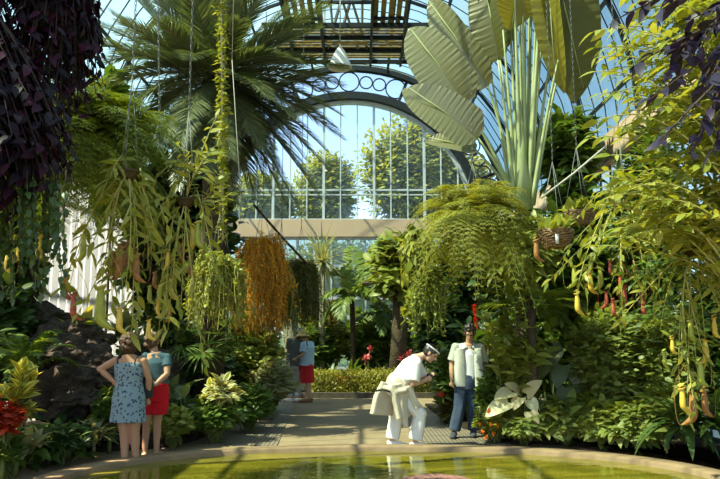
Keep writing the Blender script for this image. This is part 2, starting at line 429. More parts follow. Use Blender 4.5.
def feather_palm(name, label, base, trunk, fronds, ll, n, leaf, T=LANCE, tr=.12, bark=None, group=None, droop=.25, cat='palm', rr=.014, jit=.12, ang=.9):
    """fronds: list of (control point, tip) as world points"""
    rng = RNG(); base = np.asarray(base, float); th = thing(name, label, cat, base, group)
    top = base + np.array([0, 0, trunk])
    tb = MB(); tb.tube(np.array([base, base + [.03, 0, trunk*.5], top]), [tr*1.15, tr, tr*.95], 12); tb.build('trunk', bark or M['bark'], th)
    for c, tip in fronds:
        fr = MB(); pinnate(fr, bez(top, c, tip, 14), n, ll, T, rng=rng, droop=droop, rr=rr, jit=jit, ang=ang); fr.build('frond', leaf, th)
    return th

# ------------------------------------------------------------------ the setting
# floor slab with the pool opening, pool basin, water
PCX, PYC, PA, PB, PEXP = .32, 7.36, 3.42, 2.42, 2.3
def pool_curve(grow, n=48, y_end=1.6):
    th = np.linspace(0, math.pi, n); c, s_ = np.cos(th), np.sin(th)
    x = np.sign(c) * np.abs(c)**(2/PEXP) * (PA+grow); y = np.abs(s_)**(2/PEXP) * (PB+grow)
    p = [(PCX + a, PYC + b) for a, b in zip(x, y)]
    return [(PCX+PA+grow, y_end)] + p + [(PCX-PA-grow, y_end)]
mb = MB()
inner = pool_curve(-.02); m_ = len(inner)
outer = []
for x, y in inner:                                   # ring of quads from the pool edge to a big rectangle
    dx, dy = x - PCX, y - 4.0
    k = 60 / max(abs(dx), abs(dy), .01); outer.append((PCX + dx*k, 4.0 + dy*k))
V = [(x, y, 0) for x, y in inner] + [(x, y, 0) for x, y in outer]
mb.add(V, [(i, i+1, m_+i+1, m_+i) for i in range(m_-1)])
mb.add([(inner[0][0], 1.6, 0), (inner[-1][0], 1.6, 0), (outer[-1][0], outer[-1][1], 0), (outer[0][0], outer[0][1], 0)], [(0, 1, 2, 3)])
struct(mb.build('floor', M['concrete'], smooth=False))

mb = MB()                                            # raised stone rim
ci, co = pool_curve(0), pool_curve(.24); n = len(ci)
Zr = .11
V = []
for (xi, yi), (xo, yo) in zip(ci, co): V += [(xi, yi, -.35), (xi, yi, Zr-.015), (xi+(xo-xi)*.06, yi+(yo-yi)*.06, Zr), (xi+(xo-xi)*.94, yi+(yo-yi)*.94, Zr), (xo, yo, Zr-.015), (xo, yo, -.01)]
F = [(i*6+j, i*6+j+1, (i+1)*6+j+1, (i+1)*6+j) for i in range(n-1) for j in range(5)]
mb.add(V, F); struct(mb.build('pool_surround', M['coping']))
struct(bpy.data.objects['pool_surround'])

def water_mat():
    m = mat('murky olive water', (.15, .115, .006), .03, .4)
    t = m.node_tree; b = t.nodes['Principled BSDF']; b.inputs['IOR'].default_value = 1.33; b.inputs['Roughness'].default_value = .05
    tc = t.nodes.new('ShaderNodeTexCoord'); mp = t.nodes.new('ShaderNodeMapping'); mp.inputs['Scale'].default_value = (1.2, 2.2, 1)
    n = t.nodes.new('ShaderNodeTexNoise'); n.inputs['Scale'].default_value = 2.2; n.inputs['Detail'].default_value = 3
    bp = t.nodes.new('ShaderNodeBump'); bp.inputs['Strength'].default_value = .10; bp.inputs['Distance'].default_value = .05
    t.links.new(tc.outputs['Object'], mp.inputs[0]); t.links.new(mp.outputs[0], n.inputs['Vector'])
    t.links.new(n.outputs['Fac'], bp.inputs['Height']); t.links.new(bp.outputs[0], b.inputs['Normal'])
    r = t.nodes.new('ShaderNodeValToRGB'); r.color_ramp.elements[0].color = (.10, .09, .008, 1); r.color_ramp.elements[1].color = (.23, .185, .018, 1)
    r.color_ramp.elements[0].position = .35; r.color_ramp.elements[1].position = .7
    n2 = t.nodes.new('ShaderNodeTexNoise'); n2.inputs['Scale'].default_value = .9; n2.inputs['Detail'].default_value = 5
    t.links.new(mp.outputs[0], n2.inputs['Vector']); t.links.new(n2.outputs['Fac'], r.inputs[0]); t.links.new(r.outputs[0], b.inputs['Base Color'])
    return m
mb = MB(); mb.add([(x, y, .045) for x, y in ci], [tuple(range(n))]); struct(mb.build('pool_water', water_mat(), smooth=False))

# planting beds: dark soil humps edged by the path
def bed(name, poly, z=.05):
    mb = MB(); k = len(poly)
    cx, cy = np.mean(poly, 0)
    V = [(x, y, -.01) for x, y in poly] + [(x, y, z) for x, y in poly] + [(x + (cx-x)*.25, y + (cy-y)*.25, z + .06) for x, y in poly]
    F = [(i, (i+1) % k, k+(i+1) % k, k+i) for i in range(k)] + [(k+i, k+(i+1) % k, 2*k+(i+1) % k, 2*k+i) for i in range(k)]
    F.append(tuple(2*k+i for i in range(k))); mb.add(V, F); return struct(mb.build(name, M['soil']))
gp = lambda px, py: tuple(ground(px, py)[:2])
bed('ground_bed_west', [(-5.9, 5.5), (-4.9, 6.6), (-4.6, 8.6), (-3.75, 9.9), (-2.75, 10.4), (-2.45, 11.2), (-2.3, 14), (-2.15, 18.6), (-5.9, 18.6)])
bed('ground_bed_east', [(5.35, 5.5), (5.2, 7.3), (4.75, 9.15), (3.75, 10.25), (2.7, 10.75), (2.05, 11.3), (1.6, 13.2), (1.5, 17.0), (5.35, 17.0)])
bed('ground_bed_north', [(-5.8, 19.3), (5.3, 19.3), (5.3, 25.6), (-5.8, 25.6)])
mb = MB(); mb.box((-2.2, 19.1, 0), (5.3, 19.3, .14)); struct(mb.build('kerb', mat('dark kerb stone', (.10, .08, .06), .85, .2, noise=(.06, .05, .04)), smooth=False))

# brick strip at the far end of the rim
def brick_mat():
    m = mat('red brick paving', (.42, .20, .12), .85, .2); t = m.node_tree; b = t.nodes['Principled BSDF']
    tc = t.nodes.new('ShaderNodeTexCoord'); br = t.nodes.new('ShaderNodeTexBrick'); br.inputs['Scale'].default_value = 4
    br.inputs['Color1'].default_value = (.38, .19, .12, 1); br.inputs['Color2'].default_value = (.30, .14, .09, 1); br.inputs['Mortar'].default_value = (.30, .24, .19, 1)
    t.links.new(tc.outputs['Object'], br.inputs['Vector']); t.links.new(br.outputs[0], b.inputs['Base Color']); return m
mb = MB(); pts = [(2.95, 10.45), (3.6, 9.95), (4.4, 9.0), (4.95, 7.3), (5.2, 5.2), (4.1, 5.2), (4.08, 7.6), (3.75, 8.9), (3.25, 9.6)]
mb.add([(x, y, .006) for x, y in pts], [tuple(range(len(pts)))]); struct(mb.build('floor_brick', brick_mat(), smooth=False))

# perforated metal gratings beside the path
def grate_mat():
    m = mat('perforated floor grating', (.16, .13, .09), .6, .4, .2); t = m.node_tree; b = t.nodes['Principled BSDF']
    tc = t.nodes.new('ShaderNodeTexCoord'); ck = t.nodes.new('ShaderNodeTexVoronoi'); ck.feature = 'F1'; ck.inputs['Scale'].default_value = 16; ck.inputs['Randomness'].default_value = 0
    r = t.nodes.new('ShaderNodeValToRGB'); r.color_ramp.elements[0].position = .30; r.color_ramp.elements[0].color = (.03, .024, .018, 1)
    r.color_ramp.elements[1].position = .38; r.color_ramp.elements[1].color = (.26, .21, .15, 1)
    t.links.new(tc.outputs['Object'], ck.inputs['Vector']); t.links.new(ck.outputs['Distance'], r.inputs[0]); t.links.new(r.outputs[0], b.inputs['Base Color']); return m
GM = grate_mat()
def grate(label, quad):
    mb = MB(); k = len(quad); V = [(x, y, 0) for x, y in quad] + [(x, y, .012) for x, y in quad]
    mb.add(V, [(0, 3, 2, 1), (4, 5, 6, 7)] + [(i, (i+1) % 4, 4+(i+1) % 4, 4+i) for i in range(4)])
    tag(mb.build('floor_grating', GM, smooth=False), label, 'grating')
grate('dark perforated floor grating running along the path below the variegated shrub', [(-2.25, 10.75), (-1.18, 10.55), (-1.62, 18.4), (-2.1, 18.4)])
grate('dark perforated floor grating under the feet of the man in jeans', [(.92, 10.55), (2.2, 10.75), (1.7, 14.2), (.75, 14.2)])

# end wall with the half-round window
def arc(cx, cz, r, y, a0=0, a1=math.pi, n=40):
    return np.array([(cx + r*math.cos(t), y, cz + r*math.sin(t)) for t in np.linspace(a0, a1, n)])
win = bpy.data.objects.new('window_1', None); COL.objects.link(win); win['kind'] = 'structure'; win['_o'] = [0, 0, 0]
mb = MB()
A = arc(AX, AZ, AR, YW); B = arc(AX, AZ, AR+.15, YW)
def ringslab(mb, A, B, dy):
    n = len(A); V = np.concatenate([A, B, A + [0, dy, 0], B + [0, dy, 0]])
    F = []
    for i in range(n-1): F += [(i, i+1, n+i+1, n+i), (2*n+i, 3*n+i, 3*n+i+1, 2*n+i+1), (i, 2*n+i, 2*n+i+1, i+1), (n+i, n+i+1, 3*n+i+1, 3*n+i)]
    mb.add(V, F)
ringslab(mb, A, B, .16)
xs = np.arange(-7, 8) * .62 + AX + .31 - .05
for i, x in enumerate(xs):
    dx = x - AX
    if abs(dx) < AR - .05:
        hw = .045 if i % 3 == 2 else .020
        mb.box((x-hw, YW, AZ-.02), (x+hw, YW+.12, AZ + math.sqrt(AR**2 - dx**2) + .02))
for z, hh in ((6.80, .02), (6.98, .03)):
    h = math.sqrt(AR**2 - (z-AZ)**2); mb.box((AX-h, YW+.02, z-hh), (AX+h, YW+.11, z+hh))
mb.box((AX-AR, YW-.02, AZ-.02), (AX+AR, YW+.14, AZ+.06))
mb.build('window_frame', M['whiteframe'], win, smooth=False)
mb = MB(); a = arc(AX, AZ, AR, YW+.06, n=40); mb.add(np.concatenate([[[AX, YW+.06, AZ]], a]), [(0, i, i+1) for i in range(1, len(a))]); mb.build('window_glass', M['glass'], win, smooth=False)

mb = MB(); mb.box((-6.2, YW-.15, 5.22), (5.5, YW+.25, 5.85)); struct(mb.build('beam', M['tan'], smooth=False))
win2 = bpy.data.objects.new('window_2', None); COL.objects.link(win2); win2['kind'] = 'structure'; win2['_o'] = [0, 0, 0]
mb = MB()
for i, x in enumerate(np.arange(-6.0, 5.6, .62)):
    hw = .05 if i % 3 == 0 else .03
    mb.box((x-hw, YW, 0), (x+hw, YW+.12, 5.22))
for z in (.5, 3.0, 4.15, 5.18): mb.box((-6.2, YW-.01, z-.05), (5.5, YW+.13, z+.05))
mb.build('window_frame', M['whiteframe'], win2, smooth=False)
mb = MB(); mb.add([(-6.2, YW+.06, 0), (5.5, YW+.06, 0), (5.5, YW+.06, 5.22), (-6.2, YW+.06, 5.22)], [(0, 1, 2, 3)]); mb.build('window_glass', M['lowglass'], win2, smooth=False)

# arched girder of circles and lattice between the window and the vault
mb = MB(); YG = 25.72
ringslab(mb, arc(AX, AZ, AR+.13, YG), arc(AX, AZ, AR+.38, YG), .25)
ringslab(mb, arc(AX, AZ, RV-.16, YG), arc(AX, AZ, RV+.10, YG), .25)
RM = AR + .80
ringslab(mb, arc(AX, AZ, RM-.39-.02, YG+.1), arc(AX, AZ, RM-.39+.02, YG+.1), .05)
ringslab(mb, arc(AX, AZ, RM+.39-.02, YG+.1), arc(AX, AZ, RM+.39+.02, YG+.1), .05)
k = 0; t = math.radians(90.5)
def circ(mb, t, r):
    c = np.array([AX + RM*math.cos(t), YG+.12, AZ + RM*math.sin(t)]); th = np.linspace(0, 2*math.pi, 25)
    mb.tube(np.stack([c[0] + r*np.cos(th), np.full(25, c[1]), c[2] + r*np.sin(th)], 1), .028, 5, cap=False)
for sg in (-1, 1):
    tt_, step = math.radians(90.5), 0
    circ(mb, tt_, .37) if sg == 1 else None
    seq = [.235, .235, .37] * 6; prev = .37
    for r in seq:
        tt_ += sg * (prev + r + .03) / RM; prev = r
        if 0.02 < tt_ < math.pi - .02: circ(mb, tt_, r)
for i in range(41):                                   # radial bars
    t = math.pi * i / 40; d = np.array([math.cos(t), 0, math.sin(t)]); c = np.array([AX, YG+.12, AZ])
    for r0, r1 in ((AR+.36, RM-.39), (RM+.39, RV-.05)): mb.tube(np.array([c + d*r0, c + d*r1]), .024, 4)
for t in (math.radians(68), math.radians(113), math.radians(42), math.radians(138), math.radians(18), math.radians(162)):
    d = np.array([math.cos(t), 0, math.sin(t)]); c = np.array([AX, YG+.14, AZ]); mb.tube(np.array([c + d*(AR+.4), c + d*(RV)]), .06, 6)
struct(mb.build('beam_arch', M['steel'], smooth=False))
# spandrel glass of that girder at the wall
mb = MB(); A = arc(AX, AZ, AR+.2, YW+.05); B = arc(AX, AZ, RV, YW+.05); n = len(A)
mb.add(np.concatenate([A, B]), [(i, i+1, n+i+1, n+i) for i in range(n-1)]); struct(mb.build('wall_glass_north', M['glass'], smooth=False))

# barrel vault: ribs, glazing bars, glass
roof = bpy.data.objects.new('ceiling', None); COL.objects.link(roof); roof['kind'] = 'structure'; roof['_o'] = [0, 0, 0]
mb = MB(); Y0, Y1 = -2.0, 26.2
for y in np.arange(0.6, 26, 3.2): ringslab(mb, arc(AX, AZ, RV-.11, y, n=28), arc(AX, AZ, RV-.02, y, n=28), .06)
for a in np.radians([8, 24, 42, 60, 76, 104, 120, 138, 156, 172]):
    p = np.array([AX + (RV-.06)*math.cos(a), Y0, AZ + (RV-.06)*math.sin(a)]); mb.tube(np.array([p, p + [0, Y1-Y0, 0]]), .05, 4)
mb.build('rib', M['steel'], roof, smooth=False)
mb = MB()
for y in np.arange(Y0, Y1, .64): mb.tube(arc(AX, AZ, RV, y, n=22), .018, 4)
mb.build('glazing_bar', M['steel'], roof, smooth=False)
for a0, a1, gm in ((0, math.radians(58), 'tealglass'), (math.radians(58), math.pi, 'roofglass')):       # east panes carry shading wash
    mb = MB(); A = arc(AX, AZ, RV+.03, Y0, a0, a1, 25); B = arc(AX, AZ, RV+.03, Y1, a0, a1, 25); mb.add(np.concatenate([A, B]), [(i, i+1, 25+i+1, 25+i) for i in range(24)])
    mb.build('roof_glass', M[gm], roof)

# lower side walls: whitewashed boards one side, tinted glass the other
XL, XR = AX - RV, AX + RV
wl = bpy.data.objects.new('wall_west', None); COL.objects.link(wl); wl['kind'] = 'structure'; wl['_o'] = [0, 0, 0]
WB = leafmat('whitewashed board', [(.72, .74, .72), (.80, .81, .79)], .45, .6, .2, (1, 1, 1))
mb = MB()
for i, y in enumerate(np.arange(Y0, Y1, .42)): mb.box((XL-.03, y, 0), (XL, y+.33, 5.3))
mb.build('board', WB, wl, smooth=False)
mb = MB()
mb.box((XL-.1, Y0, 5.25), (XL+.2, Y1, 5.85)); mb.build('beam', M['tan'], wl, smooth=False)
mb = MB()
for z in (.3, 2.4, 4.4): mb.box((XL-.08, Y0, z-.05), (XL-.03, Y1, z+.05))
mb.build('rail', M['greysteel'], wl, smooth=False)
wr = bpy.data.objects.new('wall_east', None); COL.objects.link(wr); wr['kind'] = 'structure'; wr['_o'] = [0, 0, 0]
mb = MB(); mb.box((XR-.2, Y0, 5.25), (XR+.1, Y1, 5.85)); mb.build('beam', M['tan'], wr, smooth=False)
mb = MB()
for y in np.arange(Y0, Y1, .64): mb.box((XR-.02, y-.025, 0), (XR+.02, y+.025, 5.3))
mb.build('glazing_bar', M['steel'], wr, smooth=False)
mb = MB(); mb.add([(XR, Y0, 0), (XR, Y1, 0), (XR, Y1, 5.3), (XR, Y0, 5.3)], [(0, 1, 2, 3)]); mb.build('wall_glass', M['lowglass'], wr, smooth=False)

# slatted timber gantry hung under the ridge
gan = bpy.data.objects.new('ceiling_gantry', None); COL.objects.link(gan); gan['kind'] = 'structure'; gan['_o'] = [0, 0, 0]
GZ, GY = 9.88, 19.4
xl0, xl1, xr0, xr1 = at(292, 30, GY)[0], at(322, 30, GY)[0], at(372, 30, GY)[0], at(402, 30, GY)[0]
mb = MB()
for x0, x1 in ((xl0, xl1), (xr0, xr1)):
    for x in np.arange(x0, x1, .20): mb.box((x, 12.5, GZ), (x+.13, GY-1.1, GZ+.03))
for y in np.arange(GY-1.1, GY+1.3, .19): mb.box((xl0-.5, y, GZ), (xr1+.5, y+.11, GZ+.03))
mb.build('timber_slat', M['timber'], gan, smooth=False)
mb = MB()
for x in (xl0-.06, xl1, xr0-.06, xr1): mb.box((x, 12.5, GZ-.14), (x+.07, GY+1.6, GZ+.12))
for y in (14.2, 16.0, 17.8): 
    for x0, x1 in ((xl0, xl1), (xr0, xr1)): mb.box((x0, y, GZ-.10), (x1, y+.06, GZ-.02))
for y in (GY-1.2, GY-.4, GY+.5, GY+1.35): mb.box((xl0-.7, y, GZ-.12), (xr1+.7, y+.07, GZ))
for y in (16.6, 18.2): mb.box((xl1, y, GZ+.55), (xr0, y+.08, GZ+.63))
mb.build('girder', M['steel'], gan, smooth=False)
mb = MB()
for x, dx in ((xl1+.12, .45), (xl1+.38, .45), (xr0-.12, -.45), (xr0-.38, -.45)): mb.tube(np.array([(x, GY+.6, GZ-.05), (x+dx, GY-1.0, GZ+.75)][::1]), .045, 4)
for x in (xl1+.28, xr0-.28, xl1, xr0): mb.tube(np.array([(x, 13, GZ+.62), (x, GY+.2, GZ+.62)]), .04, 4)
for x in (xl0, xl1, xr0, xr1):
    for y in (14.2, 17.0, GY+1.3): mb.tube(np.array([(x, y, GZ), (x, y, AZ + math.sqrt(RV**2 - (x-AX)**2) - .05)]), .03, 4)
mb.build('brace', M['greysteel'], gan, smooth=False)

# lawn outside and the trees beyond the glass
mb = MB(); mb.add([(-90, 26.6, -.02), (90, 26.6, -.02), (90, 160, 1.5), (-90, 160, 1.5)], [(0, 1, 2, 3)])
struct(mb.build('ground_lawn', mat('lawn', (.10, .15, .03), .9, .1, noise=(.07, .11, .02), scale=3), smooth=False))


for i, (bx, Y, lf, lab) in enumerate([
    ((352, 112, 478, 240), 33, 'treeout', 'sunlit yellow green tree filling the half round window under its arch'),
    ((225, 172, 300, 240), 37, 'treeout', 'small olive tree low behind the window beside the palm fronds'),
    ((292, 150, 360, 240), 40, 'treeout', 'distant round tree under the blue part of the half round window'),
    ((425, 150, 500, 240), 36, 'light', 'greener tree behind the end of the half round window near the fern'),
    ((255, 235, 440, 330), 31, 'mid', 'low green bush outside the lower window panes')]):
    shrub('garden_tree' if i < 4 else 'garden_bush', lab, 'tree' if i < 4 else 'bush', bx, Y, OVATE, .26, 7000, GREEN[lf], M['bark'], depth=2.0)

# ------------------------------------------------------------------ north bed, behind the path
def hedge(name, label, x0, x1, y0, y1, z0, z1, n, T, size, leaf):
    rng = RNG(); th = thing(name, label, 'hedge', ((x0+x1)/2, (y0+y1)/2, .04))
    P = rng.uniform((x0, y0, z0), (x1, y1, z1), (n, 3))
    f = rng.integers(0, 3, n); P[f == 0, 1] = y0 + rng.normal(0, .03, (f == 0).sum()); P[f == 1, 2] = z1 + rng.normal(0, .04, (f == 1).sum())
    mb = MB(); D = rng.normal(0, .7, (n, 3)) + np.array([0, -.5, .3]); mb.scatter(T, P, D, rng.normal(0, .5, (n, 3)) + np.array([0, -.5, .9]), size*rng.uniform(.6, 1.2, n))
    mb.build('foliage', leaf, th)
    st = MB()
    for x in np.arange(x0+.1, x1, .22):
        st.tube(np.array([(x, (y0+y1)/2, .03), (x+.04, (y0+y1)/2, z1-.1)]), .012, 4)
    st.build('stem', M['bark'], th)
hx0, hx1 = at(311, 385, 19.7)[0], at(432, 385, 19.7)[0]
hedge('hedge', 'low clipped yellow green hedge along the end of the path', hx0, hx1, 19.4, 20.1, .10, .62, 5200, OVATE, .085, GREEN['hedge'])
B = lambda px, Y: np.array([at(px, 390, Y)[0], Y, .08])
for px, Y, L, lf, lab in [(322, 20.5, .62, 'light', 'broad leaved green plant behind the hedge beside the couple'),
                          (345, 20.6, .58, 'light', 'leafy green clump behind the middle of the hedge'),
                          (372, 20.5, .60, 'light', 'bright leafy clump behind the hedge under the pink flowers'),
                          (398, 20.6, .58, 'light', 'bright leafy clump where the hedge meets the bending man')]:
    rosette('hosta', lab, 'plant', B(px, Y), 26, L, LANCEW, GREEN[lf], (.2, 1.3), stalk=.3)
for px, Y, L, lf, lab in [(331, 21.6, 1.0, 'glaucous', 'silvery strap leaved plant behind the hedge close to the pale trunk'),
                          (352, 21.8, 1.1, 'mid', 'dark strap leaved plant beside the red bromeliad'),
                          (382, 21.6, 1.0, 'pale', 'pale strap leaved plant between bromeliads and tree trunk'),
                          (412, 21.2, .9, 'mid', 'dark strap leaved plant above the bending man')]:
    rosette('dracaena', lab, 'plant', B(px, Y), 34, L, STRAP, GREEN[lf], (.2, 1.4))
for px, Y, L, lf, lab in [(362, 20.9, .75, 'olive', 'reddish olive bromeliad behind the hedge'), (341, 21.0, .70, 'red', 'dark red bromeliad low behind the hedge')]:
    rosette('bromeliad', lab, 'plant', B(px, Y), 26, L, STRAPW, GREEN[lf], (.25, 1.3))
def flower_plant(name, label, base, h, leafT, L, leaf, n, fl, fsize, heads, cat='flowering plant'):
    rng = RNG(); th = rosette(name, label, cat, base, n, L, leafT, leaf, (.2, 1.3), stalk=.3)
    for i in range(heads):
        b = np.asarray(base) + np.array([rng.normal(0, .16), rng.normal(0, .08) - .12, 0]); t = b + np.array([rng.normal(0, .12), -.05, h * rng.uniform(.75, 1.05)])
        mb = MB(); mb.tube(bez(b, (b+t)/2, t, 4), .006, 4, 1)
        k = 12; D = unit(rng.normal(0, 1, (k, 3)) + np.array([0, -.2, .7])); mb.scatter(OVATE, np.repeat(t[None], k, 0), D, UP + rng.normal(0, .3, (k, 3)), fsize, 0)
        mb.build('flower', [fl, M['stem']], th)
    return th
flower_plant('flamingo_flower', 'plant with salmon pink flowers behind the hedge', B(373, 20.9), 1.15, LANCEW, .6, GREEN['dark'], 22, GREEN['pink'], .15, 3)
flower_plant('flamingo_flower', 'plant with pink flowers at the foot of the thick dark trunk', B(402, 20.9), 1.05, LANCEW, .6, GREEN['dark'], 22, GREEN['pink'], .15, 3)

# tall thin cordyline with a pale trunk, little spiky head
tp = at(319, 262, 22); bs = np.array([at(321, 390, 22)[0], 22, .05])
rosette('cordyline', 'tall spiky cordyline on a slim pale trunk in front of the lower window', 'plant', bs, 70, 1.25, SPIKE, GREEN['pale'], (-.9, 1.5), trunk=tp[2]-.05, tr=.10)
rosette('cordyline', 'shorter spiky cordyline beside the tall slim one', 'plant', B(330, 22.5), 46, 1.1, SPIKE, GREEN['olive'], (-.5, 1.4), trunk=1.9, tr=.06)
# feather palms in front of the window
def palm_fronds(c, spec, Y):
    """spec: (control px, py, tip px, py, dy)"""
    return [(at(a, b, Y + d*.5), at(e, f, Y + d)) for a, b, e, f, d in spec]
feather_palm('parlour_palm', 'bright feather palm with arching fronds in front of the lower window', B(352, 22), at(352, 300, 22)[2]-.05,
    palm_fronds(0, [(345, 278, 318, 300, -.5), (350, 262, 330, 272, .6), (362, 255, 385, 262, .6), (372, 262, 400, 275, -.8), (370, 285, 392, 312, -.5), (338, 290, 322, 322, -.3), (356, 258, 352, 246, 1), (362, 275, 376, 300, -1), (345, 285, 340, 318, -1)], 22), .55, 26, GREEN['fan'], tr=.08, droop=.45)
feather_palm('parlour_palm', 'low dark feather palm under the bright feather palm', B(385, 22.6), at(385, 318, 22.6)[2]-.05,
    palm_fronds(0, [(372, 305, 352, 322, -.4), (378, 298, 362, 296, .5), (392, 298, 412, 304, .5), (396, 308, 414, 330, -.4), (385, 300, 382, 334, -1)], 22.6), .5, 22, GREEN['mid'], tr=.06, droop=.4)
fan_palm('fan_palm', 'small bright fan palm behind the strap leaved plants', B(368, 23), 1.3, 12, .8, .75, GREEN['fan'])

# thick dark trunk carrying a glossy broadleaf crown and creepers
tx = at(397, 320, 21); r_tree = np.array([tx[0], 21, .05])
th = shrub('broadleaf_tree', 'glossy broadleaf tree on a thick dark trunk in front of the tan beam', 'tree', (370, 226, 428, 300), 21, OVATE6, .42, 420, GREEN['light'], M['bark'], depth=.9, base=np.array([tx[0], 21, at(0, 300, 21)[2]]), per=6)
mb = MB(); top = at(397, 278, 21); p0 = np.array([tx[0], 21, .03])
mb.tube(np.array([p0, (p0+top)/2 + [.05, 0, 0], top + [0.1, 0, 0.3]]), [.30, .22, .18], 12); o = mb.build('trunk', M['bark'], th)
mb = MB(); mb.tube(np.array([at(362, 283, 21), at(400, 282, 21), at(408, 286, 21)]), .05, 6); mb.build('branch', M['bark'], th)
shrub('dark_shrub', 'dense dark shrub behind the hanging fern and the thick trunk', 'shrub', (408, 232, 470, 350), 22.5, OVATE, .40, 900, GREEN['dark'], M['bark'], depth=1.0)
# mossy trunk behind the couple
mb = MB(); b0 = np.array([at(291, 390, 19.9)[0], 19.9, .03]); t0 = at(287, 285, 19.9)
mb.tube(np.array([b0, (b0+t0)/2 + [.08, 0, 0], t0]), [.27, .23, .2], 12)
o = mb.build('tree_trunk', M['greybark'], org=b0); tag(o, 'mossy grey tree trunk rising behind the couple', 'tree trunk')
shrub('broadleaf_shrub', 'dark broadleaf shrub at the foot of the mossy trunk', 'shrub', (296, 322, 338, 385), 22.2, LANCEW, .30, 420, GREEN['mid'], depth=.6)
shrub('broadleaf_shrub', 'broadleaf shrub behind the bromeliads below the window', 'shrub', (338, 312, 400, 372), 24, LANCEW, .42, 520, GREEN['mid'], depth=.7)
shrub('broadleaf_shrub', 'shrub behind the pale slim trunk below the lower window', 'shrub', (290, 290, 345, 372), 24, LANCE, .42, 520, GREEN['olive'], depth=.7)

# ------------------------------------------------------------------ west bed
BW = lambda px, Y, z=.05: np.array([at(px, 400, Y)[0], Y, z])
shrub('leafy_shrub', 'light green leafy shrub beside the path next to the couple', 'shrub', (226, 326, 286, 412), 15.5, OVATE, .20, 1900, GREEN['light'], depth=.9)
shrub('leafy_shrub', 'low pale green shrub spilling onto the floor grating by the couple', 'shrub', (248, 362, 298, 412), 14.0, LANCE, .17, 1300, GREEN['pale'], depth=.6, dome=True)
shrub('leafy_shrub', 'small dark shrub between the grating and the yellow variegated shrub', 'shrub', (222, 385, 276, 432), 12.2, OVATE, .13, 1300, GREEN['mid'], depth=.5, dome=True)
shrub('broadleaf_shrub', 'dark shrub under the round green hanging basket', 'shrub', (168, 322, 236, 412), 14.2, LANCEW, .28, 900, GREEN['dark'], depth=.9)
shrub('broadleaf_shrub', 'dark shrub under the orange hanging basket', 'shrub', (228, 312, 276, 372), 17.2, LANCEW, .30, 700, GREEN['dark'], depth=.8)
fan_palm('fan_palm', 'dark fan palm with drooping fingers behind the woman in red shorts', BW(206, 12.6), at(0, 345, 12.6)[2]-.05, 11, .55, .62, GREEN['mid'], az=[-1.5, -2.2, -.6, 3.2, 0.1, -1.0, 2.4, .9, -2.8, -.2, 1.6], el=(-.2, 1.0))
fan_palm('fan_palm', 'dark fan palm behind the orange and green baskets', BW(240, 15.5), at(0, 325, 15.5)[2]-.05, 9, .6, .65, GREEN['shade'], el=(-.2, 1.0))
def calathea(lab, px, Y, n, L, leaf, T=PADDLE, el=(.5, 1.45), stalk=.42, name='calathea'):
    return rosette(name, lab, 'plant', BW(px, Y), n, L, T, leaf, el, stalk=stalk, spread=.10)
calathea('tall calathea with upright paddle leaves behind the woman in red shorts', 182, 11.3, 44, 1.05, GREEN['glaucous'], stalk=.55)
calathea('broad paddle leaved plant close to the elbow of the woman in red shorts', 168, 11.6, 30, 1.05, GREEN['mid'], stalk=.55)
calathea('dark paddle leaved plant beside the yellow variegated shrub', 207, 11.6, 34, .85, GREEN['dark'], stalk=.5)
shrub('croton', 'yellow variegated shrub at the corner of the grating', 'shrub', (205, 380, 238, 412), 11.0, VARIEG, .19, 150, [GREEN['lime'], GREEN['cream']], depth=.25, dome=True)
shrub('leafy_shrub', 'small glossy shrub below the yellow variegated shrub beside the pool', 'shrub', (188, 398, 242, 442), 10.9, OVATE, .12, 1200, GREEN['mid'], depth=.4, dome=True)
shrub('leafy_shrub', 'low bright green ground plant at the feet of the woman in red shorts', 'shrub', (150, 404, 196, 448), 10.35, OVATE, .10, 1000, GREEN['light'], depth=.35, dome=True)
shrub('broadleaf_shrub', 'dark shrub behind the two women', 'shrub', (112, 330, 196, 420), 12.6, LANCEW, .26, 900, GREEN['dark'], depth=.6)
shrub('leafy_shrub', 'small dark shrub beside the dress of the woman in blue', 'shrub', (94, 386, 128, 440), 9.9, OVATE, .10, 900, GREEN['mid'], depth=.35, dome=True)
rosette('bromeliad', 'pale striped bromeliad at the pool side near the woman in the blue dress', 'plant', BW(95, 9.4), 30, .42, STRAPW, GREEN['pale'], (.2, 1.2), trunk=.18, tr=.02)
# corner bed by the pool, nearest plants
calathea('large dark dumb cane with pale veined leaves under the rock', 62, 9.2, 46, .66, GREEN['mid'], OVATE6, (.25, 1.4), .5, 'dumb_cane')
calathea('dark dumb cane at the pool side below the yellow topped plant', 40, 8.9, 46, .56, GREEN['dark'], OVATE6, (.2, 1.4), .5, 'dumb_cane')
calathea('dark paddle leaved plant climbing against the rock', 70, 9.5, 18, .8, GREEN['dark'], PADDLE, (.4, 1.35), .5)
calathea('dark leaved plant at the very corner of the planting', 8, 8.7, 46, .7, GREEN['mid'], OVATE6, (.3, 1.45), .5, 'dumb_cane')
shrub('croton', 'yellow and lime topped croton above the red croton', 'shrub', (2, 366, 38, 416), 8.2, VARIEG, .19, 60, [GREEN['lime'], GREEN['yellow']], depth=.2, hang=-.5)
shrub('croton', 'red croton low at the corner of the planting', 'shrub', (-16, 398, 26, 446), 7.95, LANCEW, .14, 150, GREEN['red'], depth=.25, dome=True)
rosette('croton', 'green lime leaved croton rosette below the yellow topped one', 'plant', at(24, 424, 8.2), 26, .22, OVATE6, GREEN['light'], (-.1, 1.2), trunk=.1, tr=.015)
rosette('striped_plantain_lily', 'cream and green striped leaf rosette beside the red croton', 'plant', at(30, 452, 8.3), 34, .24, OVATE6, GREEN['pale'], (.0, 1.2), trunk=.05, tr=.02)
